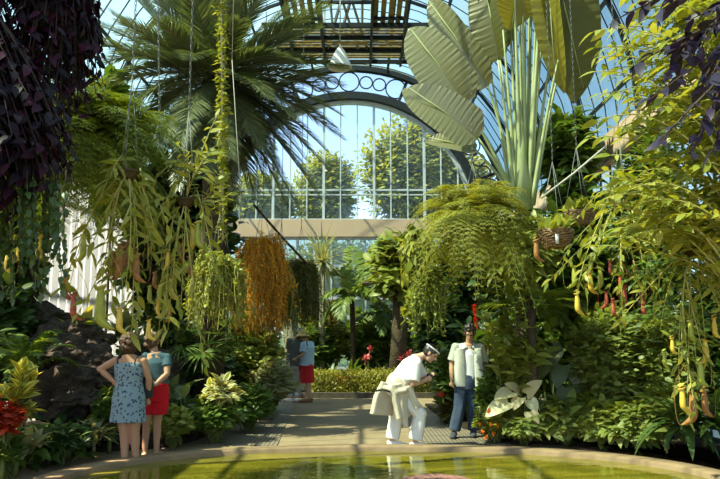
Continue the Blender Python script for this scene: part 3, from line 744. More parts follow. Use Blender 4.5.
shrub('leafy_shrub', 'fine leaved ground plant under the red croton', 'shrub', (-14, 430, 30, 474), 8.2, LANCE, .10, 900, GREEN['mid'], depth=.4, dome=True)
shrub('leafy_shrub', 'fine dark ground plant between dumb canes and rim', 'shrub', (36, 425, 92, 456), 9.0, LANCE, .11, 900, GREEN['dark'], depth=.35, dome=True)
def ferny(name, lab, base, n, L, leaf, pin=.16, el=(.2, 1.2), az=None, Tl=LANCE, npair=20, droop=.35):
    rng = RNG(); base = np.asarray(base, float); th = thing(name, lab, 'fern', base); mb = MB()
    for i in range(n):
        a = i*2.4 + rng.uniform(-.2, .2) if az is None else rng.uniform(*az); e = rng.uniform(*el); l = L*rng.uniform(.7, 1.1)
        d = np.array([math.cos(a)*math.cos(e), math.sin(a)*math.cos(e), math.sin(e)])
        pinnate(mb, bez(base, base + d*l*.6 + UP*.1*l, base + d*l - UP*droop*l, 10), npair, pin, Tl, rng=rng, rr=.006, droop=.2)
    mb.build('frond', leaf, th); return th
ferny('sword_fern', 'dark sword fern at the corner of the planting above the yellow topped croton', at(22, 372, 9.3), 26, 1.0, GREEN['mid'])
shrub('broadleaf_shrub', 'dark shrub against the whitewashed boards behind the corner planting', 'shrub', (-40, 280, 34, 372), 10.6, LANCEW, .26, 900, GREEN['dark'], depth=.6)
calathea('long paddle leaves growing on the rock below the hanging pitchers', 84, 11.6, 22, 1.0, GREEN['light'], PADDLE, (.2, 1.2), .3)
rosette('bird_nest_fern', 'paddle leaved plant on the rock under the longest green pitchers', 'fern', at(84, 345, 11.2), 22, .70, PADDLE, GREEN['light'], (.0, 1.2))
rosette('bird_nest_fern', 'paddle leaved plant on the rock above the head of the woman in blue', 'fern', at(124, 338, 11.6), 22, .65, PADDLE, GREEN['glaucous'], (.0, 1.2))
# rocks
from mathutils import noise as mn
def rock(label, c, R, seed):
    bm = bmesh.new(); bmesh.ops.create_icosphere(bm, subdivisions=5, radius=1); off = Vector((seed*3.1, seed*1.7, 0))
    for v in bm.verts:
        p = v.co.copy(); q = p*1.3 + off; z = p.z + .25*mn.noise(q*1.5); led = math.floor(z*3.5)/3.5
        d = 1 + .35*mn.noise(q) + .22*mn.noise(q*2.3) + .10*mn.noise(q*6) + .05*mn.noise(q*14) + .16*mn.noise(Vector((led*7.3, p.x*1.2, p.y*1.2)) + off)
        v.co = (p.x*d*R[0], p.y*d*R[1], p.z*d*R[2])
    me = bpy.data.meshes.new('rock'); bm.to_mesh(me); bm.free(); me.materials.append(M['rock'])
    for f in me.polygons: f.use_smooth = False
    o = bpy.data.objects.new('rock', me); COL.objects.link(o); o.location = [float(x) for x in c]; return tag(o, label, 'rock')
shrub('broadleaf_shrub', 'dark shrub at the very corner in front of the whitewashed boards', 'shrub', (-60, 330, 30, 410), 9.9, LANCEW, .22, 700, GREEN['dark'], depth=.4)
for i, (px, py, Y, rx, rz, lab) in enumerate([
    (42, 322, 11.6, .50, .36, 'flat dark rock at the top of the pile beneath the white boards'),
    (74, 345, 10.9, .55, .40, 'dark ledge of rock under the hanging pitchers'),
    (52, 362, 10.5, .55, .50, 'dark rock in the middle of the pile beside the sword fern'),
    (92, 376, 10.7, .60, .48, 'dark rock beside the waist of the woman in the blue dress'),
    (150, 385, 12.0, .62, .75, 'dark rock in the shade behind the two women'),
    (66, 396, 10.2, .60, .42, 'lowest dark rock of the pile above the dumb canes')]):
    rock(lab, at(px, py, Y), (rx*.9, .45, rz*.85), 40 + i)

# ------------------------------------------------------------------ east bed
BE = BW
ground_list = [((538, 400, 592, 446), 10.6, OVATE6, .21, 'soft', 'broad leaved ground plant beside the white leaved caladium'),
    ((580, 402, 628, 450), 10.2, OVATE6, .20, 'light', 'bright broad leaved ground plant in the middle of the pool side row'),
    ((616, 404, 662, 454), 9.7, OVATE6, .20, 'soft', 'broad leaved ground plant where the brick strip starts'),
    ((560, 392, 640, 420), 10.7, LANCEW, .16, 'light', 'yellowish green low shrub behind the pool side row'),
    ((640, 388, 690, 425), 9.6, LANCEW, .15, 'light', 'low bright shrub behind the dark strap leaved plants'),
    ((500, 412, 545, 443), 10.7, OVATE, .13, 'soft', 'low small leaved ground plant under the white leaved caladium')]
for bx, Y, T, sz, lf, lab in ground_list:
    shrub('ground_plant', lab, 'plant', bx, Y, T, sz, 640 if sz > .14 else 900, GREEN[lf], depth=.4, dome=True, hang=.3)
rosette('ti_plant', 'dark plant with long drooping strap leaves on the brick strip', 'plant', at(684, 425, 9.0), 44, .72, STRAPW, GREEN['dark'], (-.3, 1.3))
rosette('ti_plant', 'second dark strap leaved plant at the edge of the brick strip', 'plant', at(722, 430, 8.9), 36, .7, STRAPW, GREEN['mid'], (-.3, 1.3))
rosette('ti_plant', 'dark reddish strap leaved plant behind the ground plants', 'plant', at(655, 428, 9.6), 26, .6, STRAPW, GREEN['olive'], (-.2, 1.3))
shrub('soft_shrub', 'large soft leaved dark green shrub rising behind the ground plants', 'shrub', (572, 306, 650, 408), 10.9, OVATE, .115, 4600, GREEN['soft'], depth=.7)
shrub('soft_shrub', 'soft leaved dark shrub under the hanging pitchers by the brick strip', 'shrub', (638, 310, 712, 412), 10.4, OVATE, .115, 4000, GREEN['soft'], depth=.7)
shrub('soft_shrub', 'dark shrub at the edge behind the ti plants', 'shrub', (690, 270, 770, 410), 9.8, OVATE, .18, 1800, GREEN['dark'], depth=.6)
def bigleaf_plant(name, lab, base, leaves, T, leaf, Y, petr=.012):
    """leaves: (px, py of the leaf's stalk end, px, py of the leaf tip, width factor, dy)"""
    rng = RNG(); base = np.asarray(base, float); th = thing(name, lab, 'plant', base); fo, st = MB(), MB()
    for a, b, c, d, wf, dy in leaves:
        p, q = at(a, b, Y + dy), at(c, d, Y + dy - .12); st.tube(bez(base, (base+p)/2 + UP*.1, p, 6), petr, 5)
        L = np.linalg.norm(q - p); fo.scatter(T, [p], [q - p], np.array([[-.35, -.75, .65]]) + rng.normal(0, .12, 3), np.array([[L*wf*.8, L, L]]))
    fo.build('foliage', leaf, th); st.build('stem', M['stem'], th); return th
bigleaf_plant('caladium', 'caladium with large cream white leaves beside the pool', at(522, 436, 10.8),
    [(512, 392, 494, 397, 1.3, 0), (508, 402, 484, 415, 1.0, -.1), (527, 394, 541, 379, 1.2, 0), (520, 398, 513, 409, 1.4, -.1), (530, 400, 537, 412, 1.4, -.1), (530, 412, 538, 427, 1.3, -.2), (519, 392, 506, 382, 1.1, .1)], HEART, GREEN['cream'], 10.7)
bigleaf_plant('caladium', 'green leaved caladium behind the white leaved one', at(520, 434, 11.1),
    [(518, 398, 512, 374, 1.0, 0), (524, 392, 526, 362, .6, 0), (512, 392, 502, 372, .8, .1), (524, 396, 540, 388, .9, .1), (515, 408, 498, 392, .8, 0), (528, 402, 545, 402, .9, .1)], HEART, GREEN['light'], 11.0)
bigleaf_plant('elephant_ear', 'grey green elephant ear with large hanging leaves above the caladium', at(556, 430, 11.3),
    [(548, 360, 538, 380, 1.1, 0), (558, 350, 550, 368, 1.0, .1), (562, 366, 556, 388, 1.2, 0), (574, 368, 580, 390, 1.1, 0), (566, 388, 560, 408, 1.1, -.1), (580, 390, 588, 410, 1.1, -.1), (553, 345, 562, 348, 1.3, .2), (572, 360, 590, 362, 1.0, .1)], HEART, GREEN['ear'], 11.2)
shrub('leafy_shrub', 'small leaved shrub beside the jeans of the standing man', 'shrub', (476, 362, 522, 438), 11.2, OVATE, .11, 1500, GREEN['mid'], depth=.3)
rng = RNG()
th = shrub('marigold', 'low plant dotted with orange flowers beside the standing man', 'flowering plant', (474, 405, 512, 441), 10.85, OVATE, .08, 1300, GREEN['light'], depth=.3, dome=True)
for px, py in [(482, 432), (491, 424), (497, 426), (489, 411), (503, 410), (486, 437), (480, 424), (494, 434)]:
    c = at(px, py, 10.55); mb = MB(); k = 16; D = unit(rng.normal(0, 1, (k, 3)) + np.array([-.1, -.7, .5])); mb.scatter(OVATE, np.repeat(c[None], k, 0), D, UP + rng.normal(0, .4, (k, 3)), .045); mb.build('flower', GREEN['flower'], th)
shrub('leafy_shrub', 'feathery green shrub between the bending man and the standing man', 'shrub', (432, 345, 468, 405), 13.2, LANCE, .16, 1100, GREEN['mid'], depth=.5)
fr_th = shrub('leafy_shrub', 'dark shrub with red fruit low behind the two men', 'shrub', (436, 385, 470, 425), 13.4, LANCE, .16, 700, GREEN['olive'], depth=.4)
mb = MB(); c = at(441, 393, 13.0); mb.lathe([(0, -.07), (.05, -.055), (.075, 0), (.05, .055), (0, .07)], c, 12); mb.build('fruit', mat('red fruit', (.5, .03, .04), .4), fr_th)
shrub('broadleaf_shrub', 'tall dark shrub behind the standing man', 'shrub', (462, 325, 512, 430), 13.6, LANCEW, .26, 900, GREEN['dark'], depth=.6)
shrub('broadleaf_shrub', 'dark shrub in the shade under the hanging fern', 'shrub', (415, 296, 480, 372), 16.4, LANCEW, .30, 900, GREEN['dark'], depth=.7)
GING = [(514, 11.15, 1.75, 'light', 'ginger clump with bright arching leaves above the elephant ear'), (552, 12.9, 2.2, 'mid', 'ginger clump with dark arching leaves under the wicker baskets'), (484, 13.6, 1.8, 'mid', 'ginger clump behind the head of the standing man')]
fan_palm('fan_palm', 'fan palm with wide bright leaves under the wicker baskets', BE(534, 10.75), at(0, 308, 10.75)[2]-.05, 7, .36, .62, GREEN['fan'], az=[3.1, 1.2, -.1, 2.4, .6, -1.2, -2.3], el=(-.1, .7), seg=30, droop=.5)
# red torch ginger
th = thing('torch_ginger', 'plant with a red orange bottlebrush flower above the standing man', 'flowering plant', BE(478, 12.8)); rng = RNG()
mb = MB(); mb.tube(bez(BE(478, 12.8), at(480, 360, 12.8), at(476, 320, 12.7), 8), .012, 5); mb.build('stem', M['stem'], th)
mb = MB(); k = 150; t = rng.uniform(0, 1, k)[:, None]; a = rng.uniform(0, 6.3, k); P = at(477, 330, 12.6)*(1-t) + at(474, 305, 12.6)*t
mb.scatter(OVATE, P, np.stack([np.cos(a), np.sin(a), .6+0*a], 1), UP, .062); mb.build('flower_spike', GREEN['ginger'], th)
mb = MB(); k = 26; t = rng.uniform(.3, .9, k)[:, None]; P = BE(478, 12.8)*(1-t) + at(477, 332, 12.7)*t; mb.scatter(LANCEW, P, rng.normal(0, 1, (k, 3)) + UP*.6, UP, .5); mb.build('foliage', GREEN['mid'], th)
th = thing('torch_ginger', 'small red flower spike beside the sleeve of the standing man', 'flowering plant', BE(487, 12.4))
mb = MB(); mb.tube(bez(BE(487, 12.4), at(488, 385, 12.4), at(488, 348, 12.3), 8), .010, 5); mb.build('stem', M['stem'], th)
mb = MB(); k = 60; t = rng.uniform(0, 1, k)[:, None]; a = rng.uniform(0, 6.3, k); P = at(488, 350, 12.2)*(1-t) + at(487, 338, 12.2)*t
mb.scatter(OVATE, P, np.stack([np.cos(a), np.sin(a), .6+0*a], 1), UP, .045); mb.build('flower_spike', GREEN['red'], th)

# tall background growth on the east side
shrub('broadleaf_tree', 'dark broadleaf tree behind the wicker baskets', 'tree', (530, 190, 640, 330), 14.5, OVATE6, .34, 1500, GREEN['dark'], M['bark'], depth=.9)
shrub('broadleaf_tree', 'broadleaf tree with light green leaves between the stalks of the travellers palm', 'tree', (535, 108, 605, 205), 15.0, OVATE6, .34, 620, GREEN['mid'], M['bark'], depth=.8)
shrub('broadleaf_tree', 'dark tree behind the hanging fern', 'tree', (440, 215, 545, 320), 17.0, OVATE6, .36, 1500, GREEN['dark'], M['bark'], depth=.9)
shrub('broadleaf_tree', 'dense willow leaved tree behind the hanging pitchers', 'tree', (612, 120, 770, 330), 11.5, LANCE, .26, 3600, GREEN['mid'], M['bark'], depth=.9)
shrub('broadleaf_shrub', 'dark shrub filling the gap behind the red hanging pitchers', 'shrub', (590, 262, 720, 352), 12.6, OVATE, .24, 1500, GREEN['dark'], M['bark'], depth=.6)
shrub('broadleaf_shrub', 'dark shrub behind the fan palm and elephant ear', 'shrub', (500, 296, 600, 400), 13.2, OVATE, .22, 1500, GREEN['mid'], M['bark'], depth=.5)
# ------------------------------------------------------------------ tall background growth on the west side
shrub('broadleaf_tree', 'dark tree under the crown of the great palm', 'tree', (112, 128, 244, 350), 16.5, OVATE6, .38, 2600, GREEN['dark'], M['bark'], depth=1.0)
shrub('broadleaf_tree', 'dark tree standing against the whitewashed boards', 'tree', (-60, 100, 30, 320), 11.5, OVATE6, .30, 1700, GREEN['dark'], M['bark'], depth=.7)
shrub('broadleaf_tree', 'tree behind the hanging lacy fern', 'tree', (40, 70, 150, 220), 15.0, OVATE6, .34, 1500, GREEN['mid'], M['bark'], depth=.9)

# ------------------------------------------------------------------ the great palm
CY = 13.0; cr = at(204, 78, CY); pb = np.array([at(208, 400, CY)[0], CY, .05])
spec = []
for tx_, ty_, dy in [(352, 70, -.2), (344, 100, .3), (337, 128, -.3), (334, 176, -.4), (322, 200, .2), (300, 212, -.5), (272, 196, -.6), (248, 190, .3),
    (322, 26, .2), (300, 62, -1.0), (312, -8, .6), (285, -30, 1.0), (262, -60, -.4), (235, -70, 1.2), (330, 4, -.7), (345, 140, .9),
    (205, -60, -.6), (178, -60, .8), (150, -40, 1.2), (118, -15, .4), (92, 22, -.2), (96, 62, .6), (84, 96, -.3), (100, 128, .5), (112, 160, -.3),
    (140, 178, -.9), (178, 192, -1.3), (212, 182, -1.7), (232, 160, -1.8), (262, 150, -1.6), (280, 172, -1.0), (160, 150, -1.7), (130, 110, -1.5), (146, 128, 1.2),
    (240, 20, -1.6), (160, 20, -1.7), (190, 60, -2.2), (270, 100, -2.0), (250, 60, 2.0), (150, 60, 1.9), (310, 150, 1.2), (200, 175, 1.2), (225, 185, -.2), (128, -45, -.9), (100, -30, .9), (80, 0, .2), (88, 40, -.8), (150, -70, -1.2), (220, -80, -1.4), (250, -50, -1.0), (290, -50, -.6), (300, 10, 1.3), (110, 80, -1.2), (120, 20, -1.4), (190, -30, -1.9), (295, 120, -1.6), (180, 150, -2.0), (318, 190, -.9), (306, 160, -.7), (288, 207, .6), (258, 204, -.8), (328, 152, .1), (343, 116, -.6), (344, 86, .8), (236, 206, .9), (275, 150, .8)]:
    cx_, cy_ = 204 + (tx_ - 204)*.5, 78 + (ty_ - 78)*.5
    lift = 26 if ty_ > 40 else 4
    pr = []
    for q in (at(cx_, cy_ - lift, CY + dy*.6), at(tx_, ty_, CY + dy)):          # fronds bend before they meet the glass
        dx, dz = q[0] - AX, q[2] - AZ; k = min(1, (RV - .95) / max(.1, math.hypot(dx, dz))) if dz > 0 else 1
        pr.append(np.array([AX + dx*k, q[1], AZ + dz*k]))
    pr[0][2] = min(pr[0][2], AZ + 4.4); spec.append(tuple(pr))
th = feather_palm('great_palm', 'great feathery palm arching across the half round window', pb, cr[2]-.05, spec, .58, 112, GREEN['palm'], T=blade(3, 'grass', .062, .25, .25), tr=.24, droop=.07, rr=.026, jit=.05, ang=.82)
rng = RNG(); mb = MB(); k = 60; D = unit(rng.normal(0, 1, (k, 3)) + UP*1.1); mb.scatter(SPIKE, np.repeat(cr[None], k, 0) + rng.normal(0, .12, (k, 3)), D, UP, .7); mb.build('crown_shaft', GREEN['dark'], th)

# ------------------------------------------------------------------ the travellers palm
TY = 11.6; tb = np.array([at(524, 400, TY)[0], TY, .05]); hub = at(524, 205, TY)
th = thing('travellers_palm', 'travellers palm with a fan of pale stalks and huge paddle leaves', 'palm', tb)
mb = MB(); mb.tube(np.array([tb, (tb+hub)/2, hub]), [.17, .15, .15], 12); mb.build('trunk', M['bark'], th)
def tleaf(name, foot, end, tip, width, nrm, dy=0, leaf='banana', pr=.026):
    """stalk from foot to end, blade from end to tip"""
    f, e, t = at(*foot, TY + dy*.2), at(*end, TY + dy*.8), at(*tip, TY + dy)
    s_ = MB(); n = 10; m_ = (f + e)/2 + np.array([(e[0]-f[0])*-.06, 0, .03]); c = bez(f, m_, e, n); s_.tube(c, np.linspace(pr*1.5, pr*.6, n), 6)
    st = s_.build('leaf_stalk', STK, th)
    b = MB(); L = np.linalg.norm(t - e); b.scatter(BANANA, [e], [t - e], [nrm], np.array([[width/.42/ppm(TY, 80), L, L]]))
    lf = b.build('leaf', GREEN[leaf], th, smooth=False)
    mr = MB(); mr.tube(np.array([e, e*.5 + t*.5 - np.asarray(nrm)*.01 + UP*.02*L, e*.06 + t*.94]), [.022, .014, .004], 5); mr.build('midrib', STK, lf); return lf
STK = mat('pale green leaf stalk', (.36, .40, .20), .45, .4, noise=(.24, .29, .11), scale=3)
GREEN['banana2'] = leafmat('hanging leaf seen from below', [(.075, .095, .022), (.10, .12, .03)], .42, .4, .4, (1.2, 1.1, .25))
GREEN['banana3'] = leafmat('yellowing leaf underside', [(.17, .19, .025), (.20, .22, .03)], .45, .4, .4)
tleaf('leaf', (518, 205), (466, 104), (407, 24), 50, (-.5, -.8, .35), -.3)
tleaf('leaf', (519, 205), (478, 138), (404, 84), 46, (-.45, -.8, .5), -.5)
tleaf('leaf', (521, 205), (488, 86), (424, -6), 36, (-.65, -.6, .35), .2)
tleaf('leaf', (520, 205), (476, 150), (424, 136), 26, (-.2, -.8, .6), .3)
tleaf('leaf', (524, 205), (500, 60), (478, -40), 44, (-.7, -.7, .1), .5, 'banana2')
tleaf('leaf', (526, 205), (522, -40), (512, 27), 46, (.2, -1, -.1), -.3, 'banana3')
tleaf('leaf', (528, 205), (548, -62), (586, 98), 66, (.25, -.95, .1), -.2, 'banana2')
tleaf('leaf', (528, 205), (545, -58), (556, 90), 30, (-.6, -.7, .1), -.5, 'banana3')
tleaf('leaf', (525, 205), (508, -50), (495, 55), 50, (-.3, -.9, 0), .6, 'banana2')
tleaf('leaf', (527, 205), (534, -80), (548, 20), 60, (.1, -.9, 0), .8, 'banana2')
mb_n = 0
for fx, tx2, ty2, dy in [(512, 492, 120, .1), (515, 498, 100, -.1), (517, 503, 70, 0), (519, 509, 40, .1), (521, 514, 20, -.1), (523, 519, 10, .05), (525, 525, 15, -.05), (527, 530, 30, .1), (529, 537, 40, -.1), (530, 544, 60, .1), (531, 552, 90, 0), (532, 558, 100, -.15), (533, 563, 95, .1)]:
    f, e = at(fx, 205, TY + dy), at(tx2, ty2 - 40, TY + dy*3); s_ = MB(); s_.tube(bez(f, (f*.5+e*.5) + np.array([(e[0]-f[0])*-.1, 0, 0]), e, 9), np.linspace(.040, .014, 9), 6); s_.build('leaf_stalk', STK, th)
s_ = MB(); s_.tube(np.array([at(524, 210, TY-.1), at(521, 160, TY-.1), at(519, 100, TY-.1)]), [.15, .10, .03], 8); s_.build('leaf_sheath', STK, th)

# ------------------------------------------------------------------ hanging baskets and trailing plants
def chain(mb, a, b, r=.008):
    a, b = np.asarray(a), np.asarray(b); n = max(2, int(np.linalg.norm(b-a) / .045)); d = unit(b-a); s1 = unit(np.cross(d, [0.3, 1, .1])); s2 = np.cross(d, s1)
    th = np.linspace(0, 2*math.pi, 7)
    for i in range(n):
        c = a + (b-a)*(i+.5)/n; s = s1 if i % 2 else s2
        mb.tube(c + .028*np.cos(th)[:, None]*d + .010*np.sin(th)[:, None]*s, r*.5, 3, cap=False)
def roof_above(p): return np.array([p[0], p[1], AZ + math.sqrt(max(0.1, (RV-.3)**2 - (p[0]-AX)**2))])
def hang(th, p, lines=3, spread=.2, straight=True):
    mb = MB(); top = roof_above(p)
    knot = np.array([p[0], p[1], min(p[2] + .9, top[2])])
    for i in range(lines):
        a = i * 2*math.pi/lines + .5; mb.tube(np.array([p + np.array([math.cos(a)*spread, math.sin(a)*spread, 0]), knot]), .004, 4)
    chain(mb, knot, top); mb.build('chain', M['chain'], th)
def bowl(th, p, r, h, m='moss', rim=True):
    mb = MB(); mb.lathe([(0, -h), (r*.6, -h*.92), (r*.88, -h*.5), (r, 0), (r*.9, .02), (0, -.02)], p, 20)
    if rim:
        t = np.linspace(0, 2*math.pi, 25); mb.tube(np.stack([p[0]+r*np.cos(t), p[1]+r*np.sin(t), 0*t+p[2]], 1), .012, 5, cap=False)
    mb.build('basket', M[m], th)
def trailer(name, label, top, R, n, Lz, T, size, per, leaf, basket=True, out=1.0, cat='hanging plant', stemmat=None, hair=False, Rz=.3, jitter=.04, lines=3):
    rng = RNG(); top = np.asarray(top, float); th = thing(name, label, cat, top)
    if basket: bowl(th, top - UP*.02, R*.55, R*.5); hang(th, top, lines, R*.5)
    fo, st = MB(), MB(); P, D = [], []
    for i in range(n):
        a = rng.uniform(0, 2*math.pi); rr_ = R * rng.uniform(.55, 1.0) * out; l = Lz * rng.uniform(.45, 1.0)
        e = top + np.array([math.cos(a)*rr_, math.sin(a)*rr_, -l]); s0 = top + rng.normal(0, R*.2, 3)*[1, 1, .2]
        c = np.array([e[0]*1.0, e[1], top[2] + Rz*R*rng.uniform(.6, 1.6)]); cur = bez(s0, c, e, 9) + np.cumsum(rng.normal(0, jitter*.25, (9, 3)), 0)
        st.tube(cur, .006 if not hair else .010, 3, cap=False)
        t = np.sort(rng.uniform(.12, 1, per)); p = np.stack([np.interp(t, np.linspace(0, 1, 9), cur[:, j]) for j in range(3)], 1)
        P.append(p); d = rng.normal(0, .6, (per, 3)) + np.array([math.cos(a)*.7, math.sin(a)*.7, -.4]); D.append(d)
    P = np.concatenate(P); fo.scatter(T, P, np.concatenate(D), UP + rng.normal(0, .5, P.shape), size*rng.uniform(.6, 1.25, len(P)))
    st.build('stem', stemmat or M['stem'], th); fo.build('foliage', leaf, th); return th
trailer('hanging_orange_basket', 'column of orange trailing stems hanging beside the mossy trunk', at(262, 254, 13), .46, 520, 1.45, LANCE, .075, 30, GREEN['orange'], stemmat=mat('orange wiry stem', (.45, .22, .03), .7), Rz=1.0, jitter=.14)
trailer('hanging_green_basket', 'narrow green column of trailing stems hanging next to the orange one', at(281, 268, 13.6), .22, 240, 1.25, LANCE, .07, 26, GREEN['light'], jitter=.1)
trailer('hanging_green_basket', 'dark trailing basket plant hanging in front of the lower window', at(301, 268, 15), .36, 320, 1.25, LANCE, .09, 26, GREEN['olive'], jitter=.1, Rz=.8)
trailer('hanging_round_basket', 'round tangled yellow green basket plant beside the orange column', at(219, 266, 11.5), .44, 240, .95, OVATE, .085, 16, GREEN['lime'], stemmat=M['paleStem'], Rz=.6, jitter=.12)
trailer('hanging_string_vine', 'string of round green leaves trailing below the hanging fern', at(428, 268, 10.4), .26, 60, 1.0, DIAW, .07, 34, GREEN['light'], basket=False)
shrub('hanging_vine', 'bright pointed leaves at the side of the hanging fern', 'hanging plant', (400, 226, 432, 288), 10.6, LANCEW, .19, 170, GREEN['lime'], depth=.3, base=at(424, 236, 10.5), per=6, hang=.8)

def lacy_basket(name, lab, c, n, L, leaf, zr, az=None, pin=.22, m=9, lf=.055, np_=15, lift=.5, drop=.6, size=None):
    rng = RNG(); c = np.asarray(c, float); th = thing(name, lab, 'hanging fern', c); bowl(th, c, .26, .24); hang(th, c, 3, .24); mb = MB()
    for i in range(n):
        a = i*2.39996 if az is None else rng.uniform(*az); u = rng.uniform(0, 1); e = zr[0] + (zr[1]-zr[0])*u; l = L*rng.uniform(.7, 1.1)
        d = np.array([math.cos(a)*math.cos(e), math.sin(a)*math.cos(e), math.sin(e)])
        tip = c + d*l - UP*drop*l*(1.15 - .4*u); bipinnate(mb, bez(c, c + d*l*.62 + UP*lift*l*.4, tip, 12), np_, pin, m, lf, rng)
    mb.build('frond', [leaf, M['stem']], th); return th
lacy_basket('hanging_fern', 'big lacy yellow green fern in a basket hung in front of the travellers palm', at(474, 226, 10.0), 170, 1.16, GREEN['fern'], (-.55, 1.1), drop=.62, lf=.062)
# the lacy fern on the west side
lacy_basket('hanging_fern', 'lacy fern hanging among the dark purple leaves', at(92, 140, 7.0), 130, 1.12, GREEN['fern2'], (-.7, .9), drop=.62, pin=.26, m=10, lf=.075, lift=.4)

def branchy(name, label, cat, base, curves, per, T, size, leaf, stem, group=None, t0=.25, r=.008, hangd=.2, side=.9, nrm=(0, -.3, 1)):
    rng = RNG(); th = thing(name, label, cat, base, group); fo, st = MB(), MB(); P, D = [], []
    for a, b, c in curves:
        cur = bez(a, b, c, 10); st.tube(cur, np.linspace(r*1.6, r*.5, 10), 5)
        t = np.linspace(t0, 1, per); p = np.stack([np.interp(t, np.linspace(0, 1, 10), cur[:, j]) for j in range(3)], 1)
        tg = unit(np.gradient(cur, axis=0)); tn = np.stack([np.interp(t, np.linspace(0, 1, 10), tg[:, j]) for j in range(3)], 1)
        lat = unit(np.cross(tn, UP + np.array([.2, .1, 0]))); sg = np.where(np.arange(per) % 2, 1, -1)[:, None]
        d = tn*.6 + lat*sg*side + rng.normal(0, .3, (per, 3)); d[:, 2] -= hangd; P.append(p); D.append(d)
    P = np.concatenate(P); fo.scatter(T, P, np.concatenate(D), np.asarray(nrm) + rng.normal(0, .4, P.shape), size*rng.uniform(.65, 1.2, len(P)))
    st.build('stem', stem, th); fo.build('foliage', leaf, th); return th
R_ = np.random.default_rng(5)
for px, Y, h, lf, lab in GING:
    b0 = BW(px, Y); cv = []
    for i in range(22):
        a = R_.uniform(0, 6.3); s0 = b0 + A0(R_.normal(0, .12), R_.normal(0, .12), 0); sp = R_.uniform(.15, .55); cv.append((s0, s0 + A0(math.cos(a)*sp*.3, math.sin(a)*sp*.3, h*.6), s0 + A0(math.cos(a)*sp, math.sin(a)*sp - .1, h*R_.uniform(.7, 1.05))))
    branchy('ginger', lab, 'plant', b0, cv, 22, LANCEW, .28, GREEN[lf], M['stem'], t0=.3, hangd=.15, side=.8)
shrub('climbing_philodendron', 'leafy climber wrapped round the trunk of the travellers palm', 'climbing plant', (488, 212, 556, 284), 11.4, LANCEW, .30, 460, GREEN['light'], depth=.4, hang=.7)
shrub('climbing_philodendron', 'darker climber beside the trunk of the travellers palm below the wicker baskets', 'climbing plant', (540, 225, 610, 330), 12.2, OVATE6, .30, 620, GREEN['mid'], depth=.4, hang=.5)
# dark purple creeper; masses widened out of view to shade the visible leaves
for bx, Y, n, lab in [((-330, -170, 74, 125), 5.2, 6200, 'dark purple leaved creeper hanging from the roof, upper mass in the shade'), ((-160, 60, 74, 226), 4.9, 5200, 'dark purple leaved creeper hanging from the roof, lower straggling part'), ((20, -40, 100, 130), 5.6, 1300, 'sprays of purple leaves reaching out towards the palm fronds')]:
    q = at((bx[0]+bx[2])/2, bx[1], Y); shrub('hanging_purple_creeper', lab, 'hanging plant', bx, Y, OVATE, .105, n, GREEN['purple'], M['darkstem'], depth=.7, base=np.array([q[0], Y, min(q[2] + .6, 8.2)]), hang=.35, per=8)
cv = []
for i in range(26):
    x = R_.uniform(-20, 70); Y = R_.uniform(4.6, 5.4); cv.append((at(x, 170, Y), at(x + R_.uniform(-6, 6), 215, Y), at(x + R_.uniform(-8, 8), R_.uniform(235, 300), Y)))
branchy('hanging_dark_creeper', 'thin dark stems trailing below the purple leaves', 'hanging plant', at(25, 120, 5), cv, 22, OVATE, .075, GREEN['dark'], M['darkstem'], t0=.1, hangd=.7, r=.003)
# violet leaved stems, other side
cv = []
for (a, b, c, d) in [(690, -10, 612, 22), (700, 40, 640, 62), (705, 20, 668, 74), (720, 60, 652, 98), (722, 90, 660, 140), (735, 10, 690, 20), (730, 30, 700, 90), (735, 70, 705, 120), (728, 0, 700, 50), (735, 90, 690, 150), (730, -20, 660, 10), (735, 40, 712, 75), (738, 110, 715, 150), (736, 60, 722, 130), (722, 20, 680, 48)]:
    Y = R_.uniform(3.9, 4.5); cv.append((at(775, -20 + b*.5, Y + .2), at(a, b - 14, Y), at(c, d, Y)))
branchy('hanging_violet_creeper', 'dark violet leaved stems reaching across the yellow green leaves', 'hanging plant', roof_above(at(775, 0, 4.3)), cv, 15, LANCEW, .16, GREEN['violet'], M['bark'], t0=.35, hangd=.2)
# yellow green climber
cv = []
for i in range(150):
    tx_, ty_ = (R_.uniform(588, 725), R_.uniform(-20, 250)); 
    if ty_ < 25 and tx_ < 640: tx_ += 40
    Y = R_.uniform(6.0, 7.6); a = at(R_.uniform(735, 790), ty_ + R_.uniform(40, 150), Y); b = at((tx_+760)/2, ty_ - R_.uniform(0, 40), Y); cv.append((a, b, at(tx_, ty_, Y - .1)))
base = np.array([4.75, 7.3, .05]); 
th = branchy('climbing_shrub', 'tall climber with yellow green pointed leaves beside the violet stems', 'climbing plant', base, cv, 24, LANCEW, .165, GREEN['lime'], M['paleStem'], t0=.2)
mb = MB(); mb.tube(np.array([base, base + [.1, 0, 1.5], base + [0, -.1, 3.2], base + [.2, -.2, 4.6]]), [.07, .06, .05, .03], 8); mb.build('trunk', M['bark'], th)
cv = []
for i in range(84):
    tx_, ty_ = (R_.uniform(622, 735), R_.uniform(90, 330)); Y = R_.uniform(7.2, 8.2)
    cv.append((at(R_.uniform(735, 800), ty_ + R_.uniform(0, 90), Y), at((tx_+750)/2, ty_ - 20, Y), at(tx_, ty_, Y)))
base = np.array([5.0, 8.0, .05])
th = branchy('climbing_shrub', 'darker climber with mid green leaves below the yellow green one', 'climbing plant', base, cv, 22, LANCEW, .13, GREEN['mid'], M['stem'], t0=.2)
mb = MB(); mb.tube(np.array([base, base + [.1, 0, 1.5], base + [0, -.1, 3.2]]), [.07, .06, .04], 8); mb.build('trunk', M['bark'], th)

